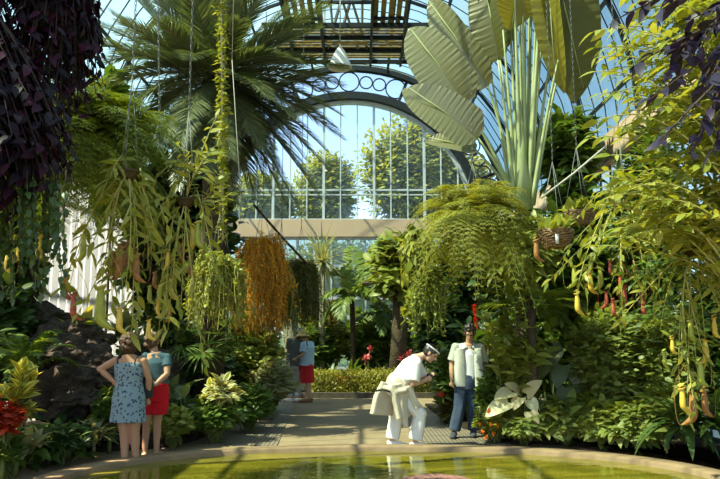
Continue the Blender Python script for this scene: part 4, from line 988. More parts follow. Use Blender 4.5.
# vine on a rope
th = thing('hanging_vine', 'rope wound with a yellow green vine hanging in front of the great palm', 'hanging plant', roof_above(at(222, -20, 8))); rng = RNG()
a, b = at(223, 240, 8), at(221, -30, 8); a0 = roof_above(b)
mb = MB(); mb.tube(np.array([a, b, a0]), .012, 5); mb.build('rope', M['rope'], th)
mb = MB(); k = 1100; t = rng.uniform(0, 1, k)[:, None]; q = rng.normal(0, .024, (k, 3)); P = a*(1-t) + (b+UP*.4)*t + q; mb.scatter(OVATE, P, q*20 + rng.normal(0, .5, (k, 3)), UP, .065*rng.uniform(.6, 1.2, k)); mb.build('foliage', GREEN['lime'], th)

# ------------------------------------------------------------------ pitcher plants
def pitcher_mesh(m1, m2, bend=.35):
    """hanging trap: tendril, curved foot, swollen tube, flared lip, lid"""
    mb = MB(); n = 16; t = np.linspace(0, 1, n)
    # axis: from the low foot up to the mouth, length 1
    x = bend * np.where(t < .3, (1 - t/.3)**2, 0) ; z = -1 + t; axis = np.stack([x, 0*x, z], 1)
    r = .05 + .125*np.sin(math.pi*np.clip(t*1.05, 0, 1)**.8)*.9 + .05*np.clip((t-.55)/.45, 0, 1); r[-1] = .155
    r[0] = .02; r = r*.78
    mb.tube(axis, r, 12, 0, cap=False)
    th = np.linspace(0, 2*math.pi, 17); mb.tube(np.stack([.125*np.cos(th), .125*np.sin(th), .05*np.cos(th)], 1), .026, 6, 1, cap=False)
    tend = bez((bend, 0, -1.0), (bend + .16, 0, -1.06), (bend + .15, 0, -.1), 10); mb.tube(tend, .009, 4, 0)
    mb.tube(bez((bend+.15, 0, -.1), (bend + .16, 0, .35), (bend*.2+.1, 0, .8), 8), .009, 4, 0)
    lid = MB(); lid.scatter(OVATE6, [(-.11, 0, .04)], [(.75, 0, .65)], [(-.5, 0, .7)], np.array([[.62, .34, .34]]))
    return mb.mesh('pitcher', [m1, m2]), lid.mesh('lid', [m1])
PM = {
 'green': (mat('green pitcher', (.34, .36, .05), .4, .4, noise=(.26, .30, .03), scale=6), mat('pale lip', (.48, .42, .10), .35)),
 'yellow': (mat('yellow pitcher', (.62, .50, .07), .4, .4, noise=(.55, .33, .04), scale=6), mat('orange lip', (.60, .34, .06), .35)),
 'red': (mat('brick red pitcher', (.42, .10, .05), .4, .4, noise=(.30, .05, .03), scale=6), mat('dark red lip', (.30, .05, .03), .35)),
 'brown': (mat('brown pitcher', (.36, .18, .05), .5, .3, noise=(.22, .09, .03), scale=6), mat('tan lip', (.42, .22, .08), .4)),
}
PMESH = {k: pitcher_mesh(*v) for k, v in PM.items()}
def nepenthes(label, c, vines, per, lsize, leaf, pitchers, Y, name='hanging_pitcher_plant', T=LANCE, bask=.09):
    """vines: pixel triples; pitchers: (px, py of the mouth, height px, colour, turn, dy)"""
    c = np.asarray(c, float); rr = RNG(); ext = []
    for a_, b_, c_ in vines:                              # each vine forks a few times
        for q in range(1):
            d_ = rr.normal(0, .13, 3); ext.append((a_*.45 + b_*.55, b_*.4 + c_*.6 + d_, c_ + d_*1.6 + np.array([0, 0, .12*q])))
    th = branchy(name, label, 'pitcher plant', c, list(vines) + ext, per, T, lsize*.74, leaf, M['paleStem'], t0=.15, hangd=.22, r=.005, nrm=(0, -.6, .8))
    bowl(th, c, bask, bask*.8); hang(th, c, 3, bask)
    for px, py, h, colr, az, dy in pitchers:
        p = at(px, py, Y + dy); sc = h / ppm(Y + dy, 280); me, ml = PMESH[colr]
        o = bpy.data.objects.new('pitcher', me); COL.objects.link(o); o.parent = th; o.location = [float(v) for v in (p - c)]; o.rotation_euler = (0, 0, az); o.scale = (sc,)*3
        o['label'] = {'green': 'green yellow pitcher', 'yellow': 'yellow pitcher', 'red': 'brick red pitcher', 'brown': 'brown pitcher'}[colr]
        l = bpy.data.objects.new('lid', ml); COL.objects.link(l); l.parent = o
    return th
NY = 6.3; nc = at(128, 172, NY)
V3 = lambda Y, *a: tuple(at(px, py, Y + d) for px, py, d in a)
vines = [V3(NY, (128, 172, 0), (115, 190, -.2), (90, 250, -.2)), V3(NY, (128, 172, 0), (150, 190, .1), (148, 270, -.1)), V3(NY, (128, 172, 0), (105, 200, .1), (110, 275, 0)),
         V3(NY, (128, 172, 0), (90, 190, .1), (70, 285, .1)), V3(NY, (128, 172, 0), (135, 230, -.3), (125, 290, -.3)), V3(NY, (128, 172, 0), (150, 165, .2), (170, 235, .1)),
         V3(NY, (128, 172, 0), (120, 140, .2), (100, 200, -.2)), V3(NY, (128, 172, 0), (140, 215, -.1), (138, 310, -.1))]
nepenthes('pitcher plant with large hanging green and red pitchers above the rocks', nc, vines, 12, .24, GREEN['lime'],
    [(84, 236, 26, 'green', 2.8, -.2), (66, 276, 24, 'red', .4, .1), (74, 294, 26, 'red', .3, 0), (101, 287, 42, 'green', .2, -.2), (121, 246, 34, 'brown', 2.6, 0), (129, 242, 30, 'brown', .3, .1),
     (120, 308, 26, 'yellow', .5, -.2), (149, 320, 20, 'yellow', .2, -.1), (114, 252, 26, 'brown', 3.0, .2), (137, 255, 28, 'brown', .2, -.1), (40, 236, 26, 'yellow', .3, .2), (20, 240, 22, 'yellow', 2.6, .2), (8, 252, 22, 'yellow', .2, .1)], NY)
NY2 = 6.9; nc2 = at(186, 200, NY2)
vines = [V3(NY2, (186, 200, 0), (195, 130, -.1), (150, 185, -.2)), V3(NY2, (186, 200, 0), (200, 150, 0), (216, 118, .1)), V3(NY2, (186, 200, 0), (205, 180, 0), (205, 250, -.1)), V3(NY2, (186, 200, 0), (165, 215, .1), (160, 300, .1)),
         V3(NY2, (186, 200, 0), (185, 240, -.2), (180, 320, -.2)), V3(NY2, (186, 200, 0), (170, 190, -.1), (146, 240, 0)), V3(NY2, (186, 200, 0), (196, 250, .2), (192, 300, .1)), V3(NY2, (186, 200, 0), (196, 165, -.2), (178, 145, -.3)), V3(NY2, (186, 200, 0), (175, 230, -.2), (168, 330, -.1)), V3(NY2, (186, 200, 0), (210, 210, 0), (228, 195, 0))]
nepenthes('pitcher plant with long yellow stems and a cluster of small pitchers', nc2, vines, 13, .22, GREEN['lime'],
    [(198, 222, 28, 'green', .2, -.1), (193, 228, 24, 'yellow', 2.8, 0), (190, 256, 22, 'brown', .3, .1), (160, 285, 18, 'green', .2, -.1), (166, 292, 18, 'green', 2.7, 0), (155, 272, 18, 'brown', .4, .1), (172, 280, 20, 'yellow', .2, -.1),
     (164, 268, 16, 'green', 1.2, .1), (176, 262, 18, 'green', 2.8, .1), (158, 300, 16, 'yellow', .2, 0), (170, 306, 16, 'brown', 2.8, 0), (150, 286, 18, 'green', .3, .1), (178, 296, 16, 'green', .3, .1), (168, 252, 18, 'yellow', 2.6, -.1), (182, 244, 20, 'brown', .3, .1)], NY2)
NY3 = 8.2; nc3 = at(622, 205, NY3)
vines = [V3(NY3, (622, 205, 0), (640, 215, -.2), (645, 290, -.2)), V3(NY3, (622, 205, 0), (605, 210, -.1), (590, 270, -.1)), V3(NY3, (622, 205, 0), (620, 250, -.2), (620, 300, -.2)), V3(NY3, (622, 205, 0), (590, 215, 0), (560, 262, 0)),
         V3(NY3, (622, 205, 0), (650, 200, 0), (672, 270, 0)), V3(NY3, (622, 205, 0), (610, 170, .1), (580, 215, .1)), V3(NY3, (622, 205, 0), (630, 240, .1), (605, 300, .1)), V3(NY3, (622, 205, 0), (650, 230, .1), (655, 315, .1)), V3(NY3, (622, 205, 0), (600, 230, .1), (578, 290, 0))]
nepenthes('pitcher plant with red pitchers hanging above the soft leaved shrub', nc3, vines, 13, .22, GREEN['lime'],
    [(620, 275, 16, 'red', .2, -.2), (624, 286, 20, 'red', .3, -.2), (606, 292, 16, 'red', 2.6, -.1), (613, 301, 16, 'red', .4, -.2), (643, 298, 20, 'red', .2, 0), (577, 293, 22, 'yellow', .2, 0), (574, 266, 22, 'green', 2.8, 0), (590, 272, 22, 'yellow', .3, 0), (600, 268, 22, 'green', 2.7, .1),
     (536, 240, 22, 'brown', .2, .1), (610, 262, 14, 'red', .2, .1), (635, 262, 18, 'brown', 2.7, 0)], NY3)
NY4 = 7.0; nc4 = at(690, 250, NY4)
vines = [V3(NY4, (690, 250, 0), (700, 270, -.1), (705, 340, -.1)), V3(NY4, (690, 250, 0), (680, 290, -.1), (682, 365, -.2)), V3(NY4, (690, 250, 0), (670, 260, 0), (660, 330, 0)), V3(NY4, (690, 250, 0), (715, 260, 0), (730, 340, 0)), V3(NY4, (690, 250, 0), (690, 320, 0), (700, 390, 0)), V3(NY4, (690, 250, 0), (675, 320, .1), (680, 400, .1))]
nepenthes('pitcher plant with yellow pitchers hanging low over the dark strap leaved plants', nc4, vines, 12, .20, GREEN['lime'],
    [(672, 338, 16, 'yellow', .2, -.1), (682, 388, 24, 'yellow', .2, -.1), (692, 392, 32, 'brown', 2.7, 0), (704, 390, 26, 'brown', .3, .1), (690, 320, 22, 'green', .3, 0), (705, 340, 24, 'yellow', 2.7, 0), (714, 318, 20, 'yellow', .2, 0), (664, 352, 16, 'green', .3, .1), (700, 362, 24, 'green', .2, -.1)], NY4)

# wicker baskets
def wicker(label, c, r, h, n):
    c = np.asarray(c, float); th = thing('hanging_wicker_basket', label, 'basket', c); mb = MB(); rng = RNG()
    for i in range(9):
        t = i / 8; rr_ = r * (.62 + .38*math.sin(t*1.5)); a = np.linspace(0, 2*math.pi, 33); z = c[2] - h + h*t
        mb.tube(np.stack([c[0] + (rr_ + .008*np.sin(a*12 + i*math.pi))*np.cos(a), c[1] + (rr_ + .008*np.sin(a*12 + i*math.pi))*np.sin(a), z + .01*np.sin(a*5+i)], 1), h/13, 5, cap=False)
    mb.lathe([(0, -h), (r*.6, -h), (r*.95, -.03), (0, -.03)], c, 20); mb.build('basket', M['wicker'], th); hang(th, c, 3, r)
    fo = MB(); D = unit(rng.normal(0, 1, (n, 3)) + np.array([0, -.2, .9])); P = c + rng.normal(0, r*.5, (n, 3))*[1, 1, .1]; fo.scatter(LANCEW, P, D, UP + rng.normal(0, .3, (n, 3)), .26*rng.uniform(.6, 1.1, n)); fo.build('foliage', GREEN['lime'], th)
    return th
th = wicker('wicker basket with a white tag and yellow green leaves hung beside the big lacy fern', at(555, 231, 9.0), .22, .20, 60)
mb = MB(); q = at(557, 238, 8.74); mb.box(q - [.018, .006, .07], q + [.022, .006, .05]); mb.build('tag', mat('white tag', (.75, .75, .72), .6), th)
wicker('smaller wicker basket behind the one with the white tag', at(579, 212, 9.6), .20, .16, 40)
# poles and ropes
def pole(label, a, b, r, m, name='pole', cat='pole'):
    mb = MB(); mb.tube(np.array([a, (np.asarray(a)+b)/2 - UP*.02, b]), r, 7); tag(mb.build(name, m, org=np.asarray(a)), label, cat)
for bx, Y, T, sz, n, lf, lab in [((300, 318, 352, 372), 22.6, LANCEW, .26, 420, 'light', 'leafy bright shrub between hedge and pale slim trunk'), ((350, 316, 400, 370), 22.8, LANCE, .34, 420, 'mid', 'narrow leaved shrub behind the red bromeliad'),
        ((396, 322, 432, 376), 21.8, LANCEW, .24, 420, 'mid', 'leafy shrub at the foot of the thick dark trunk'), ((404, 282, 446, 340), 19.5, OVATE, .24, 520, 'light', 'bright leafy shrub beneath the string of round leaves')]:
    shrub('leafy_shrub', lab, 'shrub', bx, Y, T, sz, n, GREEN[lf], depth=.5)
pole('pale thin pole slanting up behind the wicker baskets', at(541, 198, 9.4), at(606, 146, 9.4), .014, M['rope'], 'hanging_pole')
pole('brown bare palm stalk slanting down across the tan beam', at(254, 205, 14.2), at(308, 265, 14.8), .026, M['bark'], 'hanging_palm_stalk', 'stalk')
for a, b, Y, lab in [((232, 60), (242, 216), 9.5, 'thin pale rope hanging between vine rope and palm fronds'), ((158, -10), (160, 150), 7, 'thin chain hanging in front of the lacy fern')]:
    mb = MB(); p, q = at(*a, Y), at(*b, Y); t_ = roof_above(p)
    (chain(mb, p, q) if 'chain' in lab else mb.tube(np.array([p, q]), .005, 5)); mb.tube(np.array([p, t_]), .005, 4)
    tag(mb.build('hanging_rope' if 'rope' in lab else 'hanging_chain', M['rope'] if 'rope' in lab else M['chain'], org=p), lab, 'rope' if 'rope' in lab else 'chain')

# ------------------------------------------------------------------ pendant lamp
lc = at(340, 68, 17.2); s_ = 1/ppm(17.2, 60); th = thing('pendant_lamp', 'white bell shaped pendant lamp hung under the timber gantry', 'lamp', lc)
R0 = 12*s_; H0 = 22.5*s_
mb = MB(); mb.lathe([(R0, 0), (R0*.98, .02), (R0*.86, H0*.22), (R0*.62, H0*.52), (R0*.40, H0*.78), (R0*.16, H0*.95), (R0*.07, H0*1.02), (R0*.05, H0*1.10), (0, H0*1.10)], lc, 28)
mb.lathe([(R0, 0), (R0*.93, .03), (R0*.80, H0*.22), (R0*.56, H0*.52), (R0*.3, H0*.76), (0, H0*.80)], lc, 28); mb.build('lamp_shade', mat('white enamel shade', (.72, .70, .64), .5, .4), th)
mb = MB(); mb.lathe([(0, .02), (.05, .04), (.08, .10), (.06, .18), (.03, .22), (.03, H0*.7)], lc, 14); mb.build('bulb', mat('frosted bulb', (.65, .55, .35), .4), th)
mb = MB(); mb.tube(np.array([lc + UP*H0*1.1, [lc[0], lc[1], GZ+.58]]), .014, 6); mb.tube(np.array([[xl1, lc[1], GZ+.6], [xr0, lc[1], GZ+.6]]), .03, 6); mb.build('cord', M['greysteel'], th)

# ------------------------------------------------------------------ low stone in the pool
mb = MB(); c = at(437, 480, 7.75); c[2] = -.035; r = .44; a = np.linspace(0, 1, 9)
mb.lathe([(r, -.2), (r, .02), (r*.98, .055), (r*.9, .085), (r*.7, .105), (r*.4, .118), (0, .12)], c, 40)
o = mb.build('fountain_stone', mat('pinkish rough stone', (.40, .20, .16), .8, .2, noise=(.20, .09, .07), scale=22, bump=.6), org=c); tag(o, 'round pinkish stone just above the pool water', 'stone')

# ------------------------------------------------------------------ people
class Body:
    """closed pieces that a voxel remesh joins into one continuous surface"""
    def __init__(s): s.mb = MB()
    def ball(s, c, r, rot=None, seg=14):
        c = np.asarray(c, float); r = np.broadcast_to(np.asarray(r, float), (3,)); V, F = [], []
        rings = 9
        for i in range(rings + 1):
            a = math.pi * i / rings
            for j in range(seg):
                b = 2*math.pi*j/seg; V.append((math.sin(a)*math.cos(b), math.sin(a)*math.sin(b), math.cos(a)))
        V = np.array(V) * r
        if rot is not None: V = V @ np.asarray(rot).T
        F = [(i*seg+j, (i+1)*seg+j, (i+1)*seg+(j+1) % seg, i*seg+(j+1) % seg) for i in range(rings) for j in range(seg)]
        s.mb.add(V + c, F)
    def tube(s, pts, rx, ry=None, lat=None, seg=16, round_ends=False, wave=None):
        """elliptic tube; rx across (along lat), ry the other way"""
        pts = np.asarray(pts, float); n = len(pts); rx = np.broadcast_to(np.asarray(rx, float), (n,)); ry = rx if ry is None else np.broadcast_to(np.asarray(ry, float), (n,))
        T = unit(np.gradient(pts, axis=0)); L = np.asarray(lat if lat is not None else (1, .02, .03), float)
        A = unit(L[None] - (T @ L)[:, None] * T); B_ = np.cross(T, A); th = np.arange(seg)*2*math.pi/seg
        k = np.ones((n, seg)) if wave is None else 1 + np.asarray(wave[0])[:, None]*np.cos(th*wave[1] + .4)[None]
        V = pts[:, None] + (rx[:, None]*np.cos(th)[None]*k)[..., None]*A[:, None] + (ry[:, None]*np.sin(th)[None]*k)[..., None]*B_[:, None]
        F = [(i*seg+j, i*seg+(j+1) % seg, (i+1)*seg+(j+1) % seg, (i+1)*seg+j) for i in range(n-1) for j in range(seg)]
        F += [tuple(range(seg))[::-1], tuple((n-1)*seg+j for j in range(seg))]
        s.mb.add(V.reshape(-1, 3), F)
        if round_ends: s.ball(pts[0], rx[0]*.98); s.ball(pts[-1], rx[-1]*.98)
    def limb(s, pts, r): s.tube(pts, r, seg=14); [s.ball(p, q) for p, q in zip(pts, np.broadcast_to(r, (len(pts),)))]
    def build(s, name, m, parent, voxel=.009, smooth=3):
        o = s.mb.build(name, m, parent); md = o.modifiers.new('join', 'REMESH'); md.mode = 'VOXEL'; md.voxel_size = voxel; md.use_smooth_shade = True
        if smooth: sm = o.modifiers.new('smooth', 'SMOOTH'); sm.iterations = smooth; sm.factor = .5
        return o
A_ = A0

def hand(b, wrist, d, side, palm, curl=.5, thumb=1):
    """palm, four unequal fingers in two bends, thumb off the palm's side"""
    d, side = unit(d), unit(side); pn = unit(palm)
    b.tube([wrist - d*.01, wrist + d*.03, wrist + d*.085], [.024, .036, .040], [.019, .017, .015], side, 12, True)
    for i, (o, l) in enumerate([(-.030, .062), (-.010, .074), (.010, .070), (.028, .056)]):
        p0 = wrist + d*.075 + side*o*thumb*-1; d1 = unit(d*math.cos(curl*.6) + pn*math.sin(curl*.6)); d2 = unit(d*math.cos(curl*1.7) + pn*math.sin(curl*1.7)); p1 = p0 + d1*l*.55
        b.limb([p0, p1, p1 + d2*l*.5], [.0098, .0092, .008])
    t0 = wrist + d*.028 + side*.030*thumb; t1 = t0 + unit(side*thumb*.75 + d*.8)*.038; b.limb([t0, t1, t1 + unit(d + pn*.35)*.030], [.0125, .011, .009])

def head(b, th, c, f, up, mskin, face=True, hs=1.0):
    """skull, jaw, nose, ears on the body; eyes and mouth as children"""
    f = unit(f); up = unit(np.asarray(up) - (np.asarray(up) @ f)*f); r = np.cross(f, up); R = np.stack([r, f, up], 1)
    b.ball(c + up*.025*hs, A_(.076, .096, .098)*hs, R); b.ball(c - up*.045*hs + f*.025*hs, A_(.056, .068, .072)*hs, R); b.ball(c - up*.092*hs + f*.062*hs, A_(.026, .024, .022)*hs, R)
    b.limb([c + (f*.092 + up*.008)*hs, c + (f*.112 - up*.030)*hs], [.011*hs, .016*hs])
    b.tube([c + (f*.084 + up*.036 - r*.045)*hs, c + (f*.092 + up*.032)*hs, c + (f*.084 + up*.036 + r*.045)*hs], .012*hs)
    for s_ in (-1, 1): b.ball(c + (r*s_*.078 - up*.012 - f*.008)*hs, A_(.012, .022, .032)*hs, R)
    if face:
        for s_ in (-1, 1):
            e = MB(); e.lathe([(0, -.011), (.009, -.006), (.012, 0), (.009, .006), (0, .011)], c + (f*.084 + r*s_*.032 + up*.006)*hs, 10); e.build('eye', M['eye'], th)
        e = Body(); e.tube([c + (f*.082 - r*.022 - up*.066)*hs, c + (f*.094 - up*.064)*hs, c + (f*.082 + r*.022 - up*.066)*hs], [.004, .008, .004]); e.mb.build('mouth', M['lip'], th)
    return R
M['eye'] = mat('dark eye', (.03, .02, .015), .25, .5); M['lip'] = mat('lip', (.38, .14, .10), .5)
def skin(c): return mat('skin', c, .55, .3)

def figure(name, label, loc, J, mskin, hfwd, hup=(0, 0, 1), tors=((.155, .145, .125, .165, .09), (.105, .105, .095, .105, .07)), legr=(.082, .058, .054, .038), armr=(.046, .038, .027), hands=None, face=True, feet=True, hs=1.0):
    th = thing(name, label, 'person', loc); o = np.asarray(loc, float)
    J = {k: np.asarray(v, float) + o for k, v in J.items()}; b = Body()
    lat = unit(J['shR'] - J['shL']); pel, ch, nk = J['pelvis'], J['chest'], J['neck']
    b.tube([pel - (ch-pel)*.16, pel, pel*.55 + ch*.45, ch, nk], tors[0], tors[1], lat, 20); b.ball(pel, (tors[0][0]*.95, tors[1][0]*1.0, .11)); b.ball(ch, (tors[0][3]*.9, tors[1][3]*.9, .11))
    b.limb([J['shL'], nk*.6 + ch*.4, J['shR']], [armr[0]*1.1, .07, armr[0]*1.1]); b.limb([nk - (J['head']-nk)*.25, nk, J['head'] - unit(J['head']-nk)*.05], [.062, .054, .052])
    for s_ in 'LR':
        sh, el, wr = J['sh'+s_], J['el'+s_], J['wr'+s_]; b.limb([sh, sh*.45 + el*.55, el, el*.7 + wr*.3, wr], [armr[0]*1.12, armr[0], armr[1], armr[1]*1.02, armr[2]])
        hp, kn, an = J['hip'+s_], J['kn'+s_], J['an'+s_]; back = unit(np.cross(lat, an-kn)) * .012
        b.limb([hp, hp*.5 + kn*.5, kn, kn*.68 + an*.32 + back, kn*.35 + an*.65, an], [legr[0]*1.05, legr[0]*.86, legr[1], legr[2]*1.02, legr[3]*1.12, legr[3]])
        if feet:
            toe = J['toe'+s_]; f = unit(toe - an) ; heel = an*1.0 - A_(f[0], f[1], 0)*.045; heel[2] = o[2] + .035
            b.tube([heel, A_(an[0], an[1], o[2]+.045), (an+toe)/2*A_(1, 1, 0) + A_(0, 0, o[2]+.036), A_(toe[0], toe[1], o[2]+.024)], [.034, .038, .044, .030], [.034, .044, .034, .022], np.cross(f, UP), 12, True)
        hd = (hands or {}).get(s_, {}); d = hd.get('d', wr - el); hand(b, wr, d, hd.get('side', np.cross(unit(d), lat)), hd.get('palm', lat), hd.get('curl', .5), hd.get('thumb', 1))
    head(b, th, J['head'], hfwd, hup, mskin, face, hs)
    b.build('body', mskin, th, .0062, 2)
    return th, J, lat
def garment_legs(th, J, lat, m, name, r, to=1.0, waist=.02, top=None, flare=1.0, hipr=(.165, .125)):
    b = Body(); pel = J['pelvis']; up = unit(J['chest'] - pel)
    b.tube([pel - up*.13, pel - up*.02, pel + up*(.08+waist)], [hipr[0]*.96, hipr[0], hipr[0]*.92], [hipr[1], hipr[1]*1.05, hipr[1]*.95], lat, 20)
    for s_ in 'LR':
        hp, kn, an = J['hip'+s_], J['kn'+s_], J['an'+s_]
        if to <= .5: e = hp + (kn-hp)*to*2; b.tube([hp + up*.04, hp*.5 + e*.5, e], [r[0], r[0]*1.0*flare, r[0]*.98*flare], lat=lat)
        else:
            e = kn + (an-kn)*(to-.5)*2; b.tube([hp + up*.03, hp*.5 + kn*.5, kn, kn*.5 + e*.5, e], [r[0], r[0]*.93, r[1], r[2]*1.02, r[2]], lat=lat, wave=([0, .05, .09, .07, .05], 5)); b.ball(kn, r[1]*.97); b.ball(hp, r[0]*.98)
    return b.build(name, m, th, .010, 2)
def garment_top(th, J, lat, m, name, low, tors, sleeve=.5, sr=.062, neck=.62, wave=0.0, puff=1.0):
    b = Body(); pel, ch, nk = J['pelvis'], J['chest'], J['neck']; up = unit(ch - pel)
    b.tube([pel - up*low, pel*.75 + ch*.25, pel*.4 + ch*.6, ch, ch*.25 + nk*.75], [tors[0][0]*puff, tors[0][1]*puff, tors[0][2], tors[0][3], tors[0][4]], [tors[1][0]*puff, tors[1][1]*puff, tors[1][2], tors[1][3], tors[1][4]], lat, 22, wave=([wave*1.5, wave, wave*.6, .0, 0], 6))
    b.limb([J['shL'], nk*neck + ch*(1-neck), J['shR']], [sr*.95, .085, sr*.95])
    if sleeve:
        for s_ in 'LR':
            sh, el = J['sh'+s_], J['el'+s_]; e = sh + (el-sh)*sleeve; b.tube([sh*1.06 - el*.06, sh*.5 + e*.5, e], [sr*.95, sr*1.02, sr*1.08]); b.ball(sh, sr)
    return b.build(name, m, th, .009, 2)
def hair(th, c, f, up, m, R=(.088, .105, .105), back=.02, lift=.028, curls=0, drop=0.0, seed=3, hs=1.0):
    rng = np.random.default_rng(seed); f = unit(f); up = unit(np.asarray(up) - (np.asarray(up) @ f)*f); r = np.cross(f, up); Rm = np.stack([r, f, up], 1); b = Body()
    b.ball(c + (up*lift - f*back)*hs, A_(*R)*hs, Rm)
    if drop: b.ball(c - up*drop*hs - f*(back+.02)*hs, A_(R[0]*.95, R[1]*.65, R[2]*.75)*hs, Rm)
    for i in range(curls):
        d = unit(rng.normal(0, 1, 3)); p = c + Rm @ (d * A_(R[0]*1.02, R[1]*.98, R[2]*1.02)) * hs + (up*(lift - drop*.6*rng.uniform(0, 1)) - f*back)*hs
        if (p-c) @ f < .045*hs: b.ball(p, rng.uniform(.016, .032)*hs)
    # fringe line
    b.tube([c + (r*-.074 + up*.035 + f*.03)*hs, c + (f*.080 + up*.088)*hs, c + (r*.074 + up*.035 + f*.03)*hs], .020*hs)
    return b.build('hair', m, th, .008, 2)
def strapline(name, m, parent, pts, r):
    mb = MB(); mb.tube(pts, r, 6); return mb.build(name, m, parent)

def floral():
    m = mat('blue dress with small dark flowers', (.25, .36, .42), .8, .15); t = m.node_tree; b = t.nodes['Principled BSDF']
    tc = t.nodes.new('ShaderNodeTexCoord'); v = t.nodes.new('ShaderNodeTexVoronoi'); v.inputs['Scale'].default_value = 26; r = t.nodes.new('ShaderNodeValToRGB')
    r.color_ramp.elements[0].position = .30; r.color_ramp.elements[0].color = (.045, .07, .13, 1); r.color_ramp.elements[1].position = .42; r.color_ramp.elements[1].color = (.22, .31, .36, 1)
    t.links.new(tc.outputs['Object'], v.inputs['Vector']); t.links.new(v.outputs['Distance'], r.inputs[0]); t.links.new(r.outputs[0], b.inputs['Base Color']); return m

SK = skin((.46, .25, .155)); SK2 = skin((.42, .24, .15)); SK3 = skin((.50, .30, .20))
# --- woman in the blue dress, back to us
P0 = A_(at(129, 459, 8.95)[0], 8.95, .0); P0[2] = 0
sc_ = lambda px, py, Y, P: at(px, py, Y) - P
Yw = P0[1]
J = dict(pelvis=sc_(129, 397, Yw, P0), chest=sc_(129, 366, Yw, P0), neck=sc_(129, 355, Yw+.02, P0), head=sc_(130, 343.5, Yw+.04, P0),
    shL=sc_(115.5, 361, Yw, P0), shR=sc_(143.5, 361, Yw, P0), elL=sc_(100, 369, Yw-.06, P0), wrL=sc_(113, 381, Yw-.06, P0), elR=sc_(149, 379, Yw+.02, P0), wrR=sc_(148, 396, Yw+.10, P0),
    hipL=sc_(122, 401, Yw, P0), hipR=sc_(136, 401, Yw, P0), knL=sc_(124.5, 432, Yw+.02, P0), knR=sc_(134.5, 432, Yw+.03, P0), anL=A_(-.05, 0, .07), anR=A_(.07, .04, .07), toeL=A_(-.08, .19, .02), toeR=A_(.10, .23, .02))
th, J, lat = figure('person', 'woman in a blue flowered sundress with one hand on her hip, back turned', P0, J, SK, (.1, 1, -.12), hands={'L': dict(d=A_(.8, .1, -.55), side=A_(.3, .1, .9), palm=A_(.1, 1, 0), curl=.35), 'R': dict(palm=A_(-1, 0, 0), side=A_(0, 1, 0))}, tors=((.175, .165, .14, .165, .08), (.125, .12, .105, .11, .07)), legr=(.092, .062, .058, .042))
b = Body(); pel, ch = J['pelvis'], J['chest']
hem = pel*1.0; hem = A_(pel[0], pel[1], at(0, 422, Yw)[2])
b.tube([hem, hem*.6 + pel*.4, pel, pel*.5 + ch*.5 + A_(0, 0, -.02), ch + A_(0, 0, .0), ch + A_(0, 0, .045)], [.215, .205, .198, .165, .182, .165], [.16, .155, .15, .12, .125, .112], lat, 30, wave=([.055, .03, .012, 0, 0, 0], 9))
b.build('dress', floral(), th, .009, 2)
for s_, x in (('L', .085), ('R', .085)):
    sg = -1 if s_ == 'L' else 1; c = ch + lat*sg*.10
    strapline('strap', M['blackcloth'] if 'blackcloth' in M else M.setdefault('blackcloth', mat('black cloth', (.02, .02, .025), .7)), th, [c + A_(0, -.115, .03), c + A_(sg*.012, -.10, .085), c + A_(sg*.015, -.02, .125), c + A_(sg*.01, .08, .08)], .009)
hair(th, J['head'], (.1, 1, -.1), UP, mat('curly brown hair', (.085, .038, .016), .6, .4, noise=(.035, .016, .008), scale=30), (.105, .11, .105), .015, .03, curls=170, drop=.065, seed=5)
for s_ in 'LR': pass
# bag hanging from her arm
bc = at(147.5, 384, Yw+.10); o = thing('shoulder_bag', 'black shoulder bag hanging from the arm of the woman in the blue dress', 'bag', bc + A_(0, 0, -.17))
b = Body(); b.tube([bc - A_(0, 0, .17), bc - A_(0, 0, .12), bc, bc + A_(0, 0, .12)], [.07, .085, .08, .055], [.06, .07, .06, .03], (0.5, 1, 0)); b.build('bag_body', M['blackcloth'], o, .008)
strapline('strap', M['blackcloth'], o, [bc + A_(-.02, -.04, .11), at(146, 366, Yw-.02), at(143, 357, Yw-.0), at(146, 366, Yw+.10), bc + A_(.01, .05, .11)], .010)

# --- woman in red shorts
Y2 = 9.55; P0 = A_(at(151, 455, Y2)[0], Y2, 0); S2 = lambda px, py, d=0: at(px, py, Y2+d) - P0
J = dict(pelvis=S2(156, 391), chest=S2(156, 363), neck=S2(154.5, 352.5), head=S2(152.5, 342.5, .03), shL=S2(145.5, 357), shR=S2(167, 358), elL=S2(142, 373, .1), wrL=S2(148, 386, -.05), elR=S2(167, 374, -.1), wrR=S2(155.5, 384.5, -.20),
    hipL=S2(150.5, 394), hipR=S2(161, 394), knL=S2(146.5, 424, .02), knR=S2(157, 424, .04), anL=A_(-.09, .02, .07), anR=A_(.055, .05, .07), toeL=A_(-.13, .2, .02), toeR=A_(.06, .24, .02))
th, J, lat = figure('person', 'person in a teal shirt and red shorts with hands clasped behind the back', P0, J, SK2, (.3, 1, -.15), hands={'R': dict(d=A_(-.9, -.05, .1), side=A_(0, .2, 1), palm=A_(0, 1, 0), curl=.7), 'L': dict(d=A_(.6, -.2, -.3), side=A_(0, 0, 1), palm=A_(0, 1, 0))}, legr=(.076, .054, .05, .036))
garment_legs(th, J, lat, mat('red cotton', (.52, .012, .022), .8, .15), 'shorts', (.105, .07, .06), to=.32, flare=1.12, hipr=(.172, .13))
garment_top(th, J, lat, mat('dark teal jersey', (.055, .10, .125), .85, .15), 'shirt', .06, ((.165, .158, .155, .172, .085), (.125, .118, .112, .115, .075)), .55, .062)
hair(th, J['head'], (.3, 1, -.1), UP, mat('short brown hair', (.09, .045, .02), .55, .4), (.084, .102, .10), .018, .03, curls=26, drop=.02, seed=8)

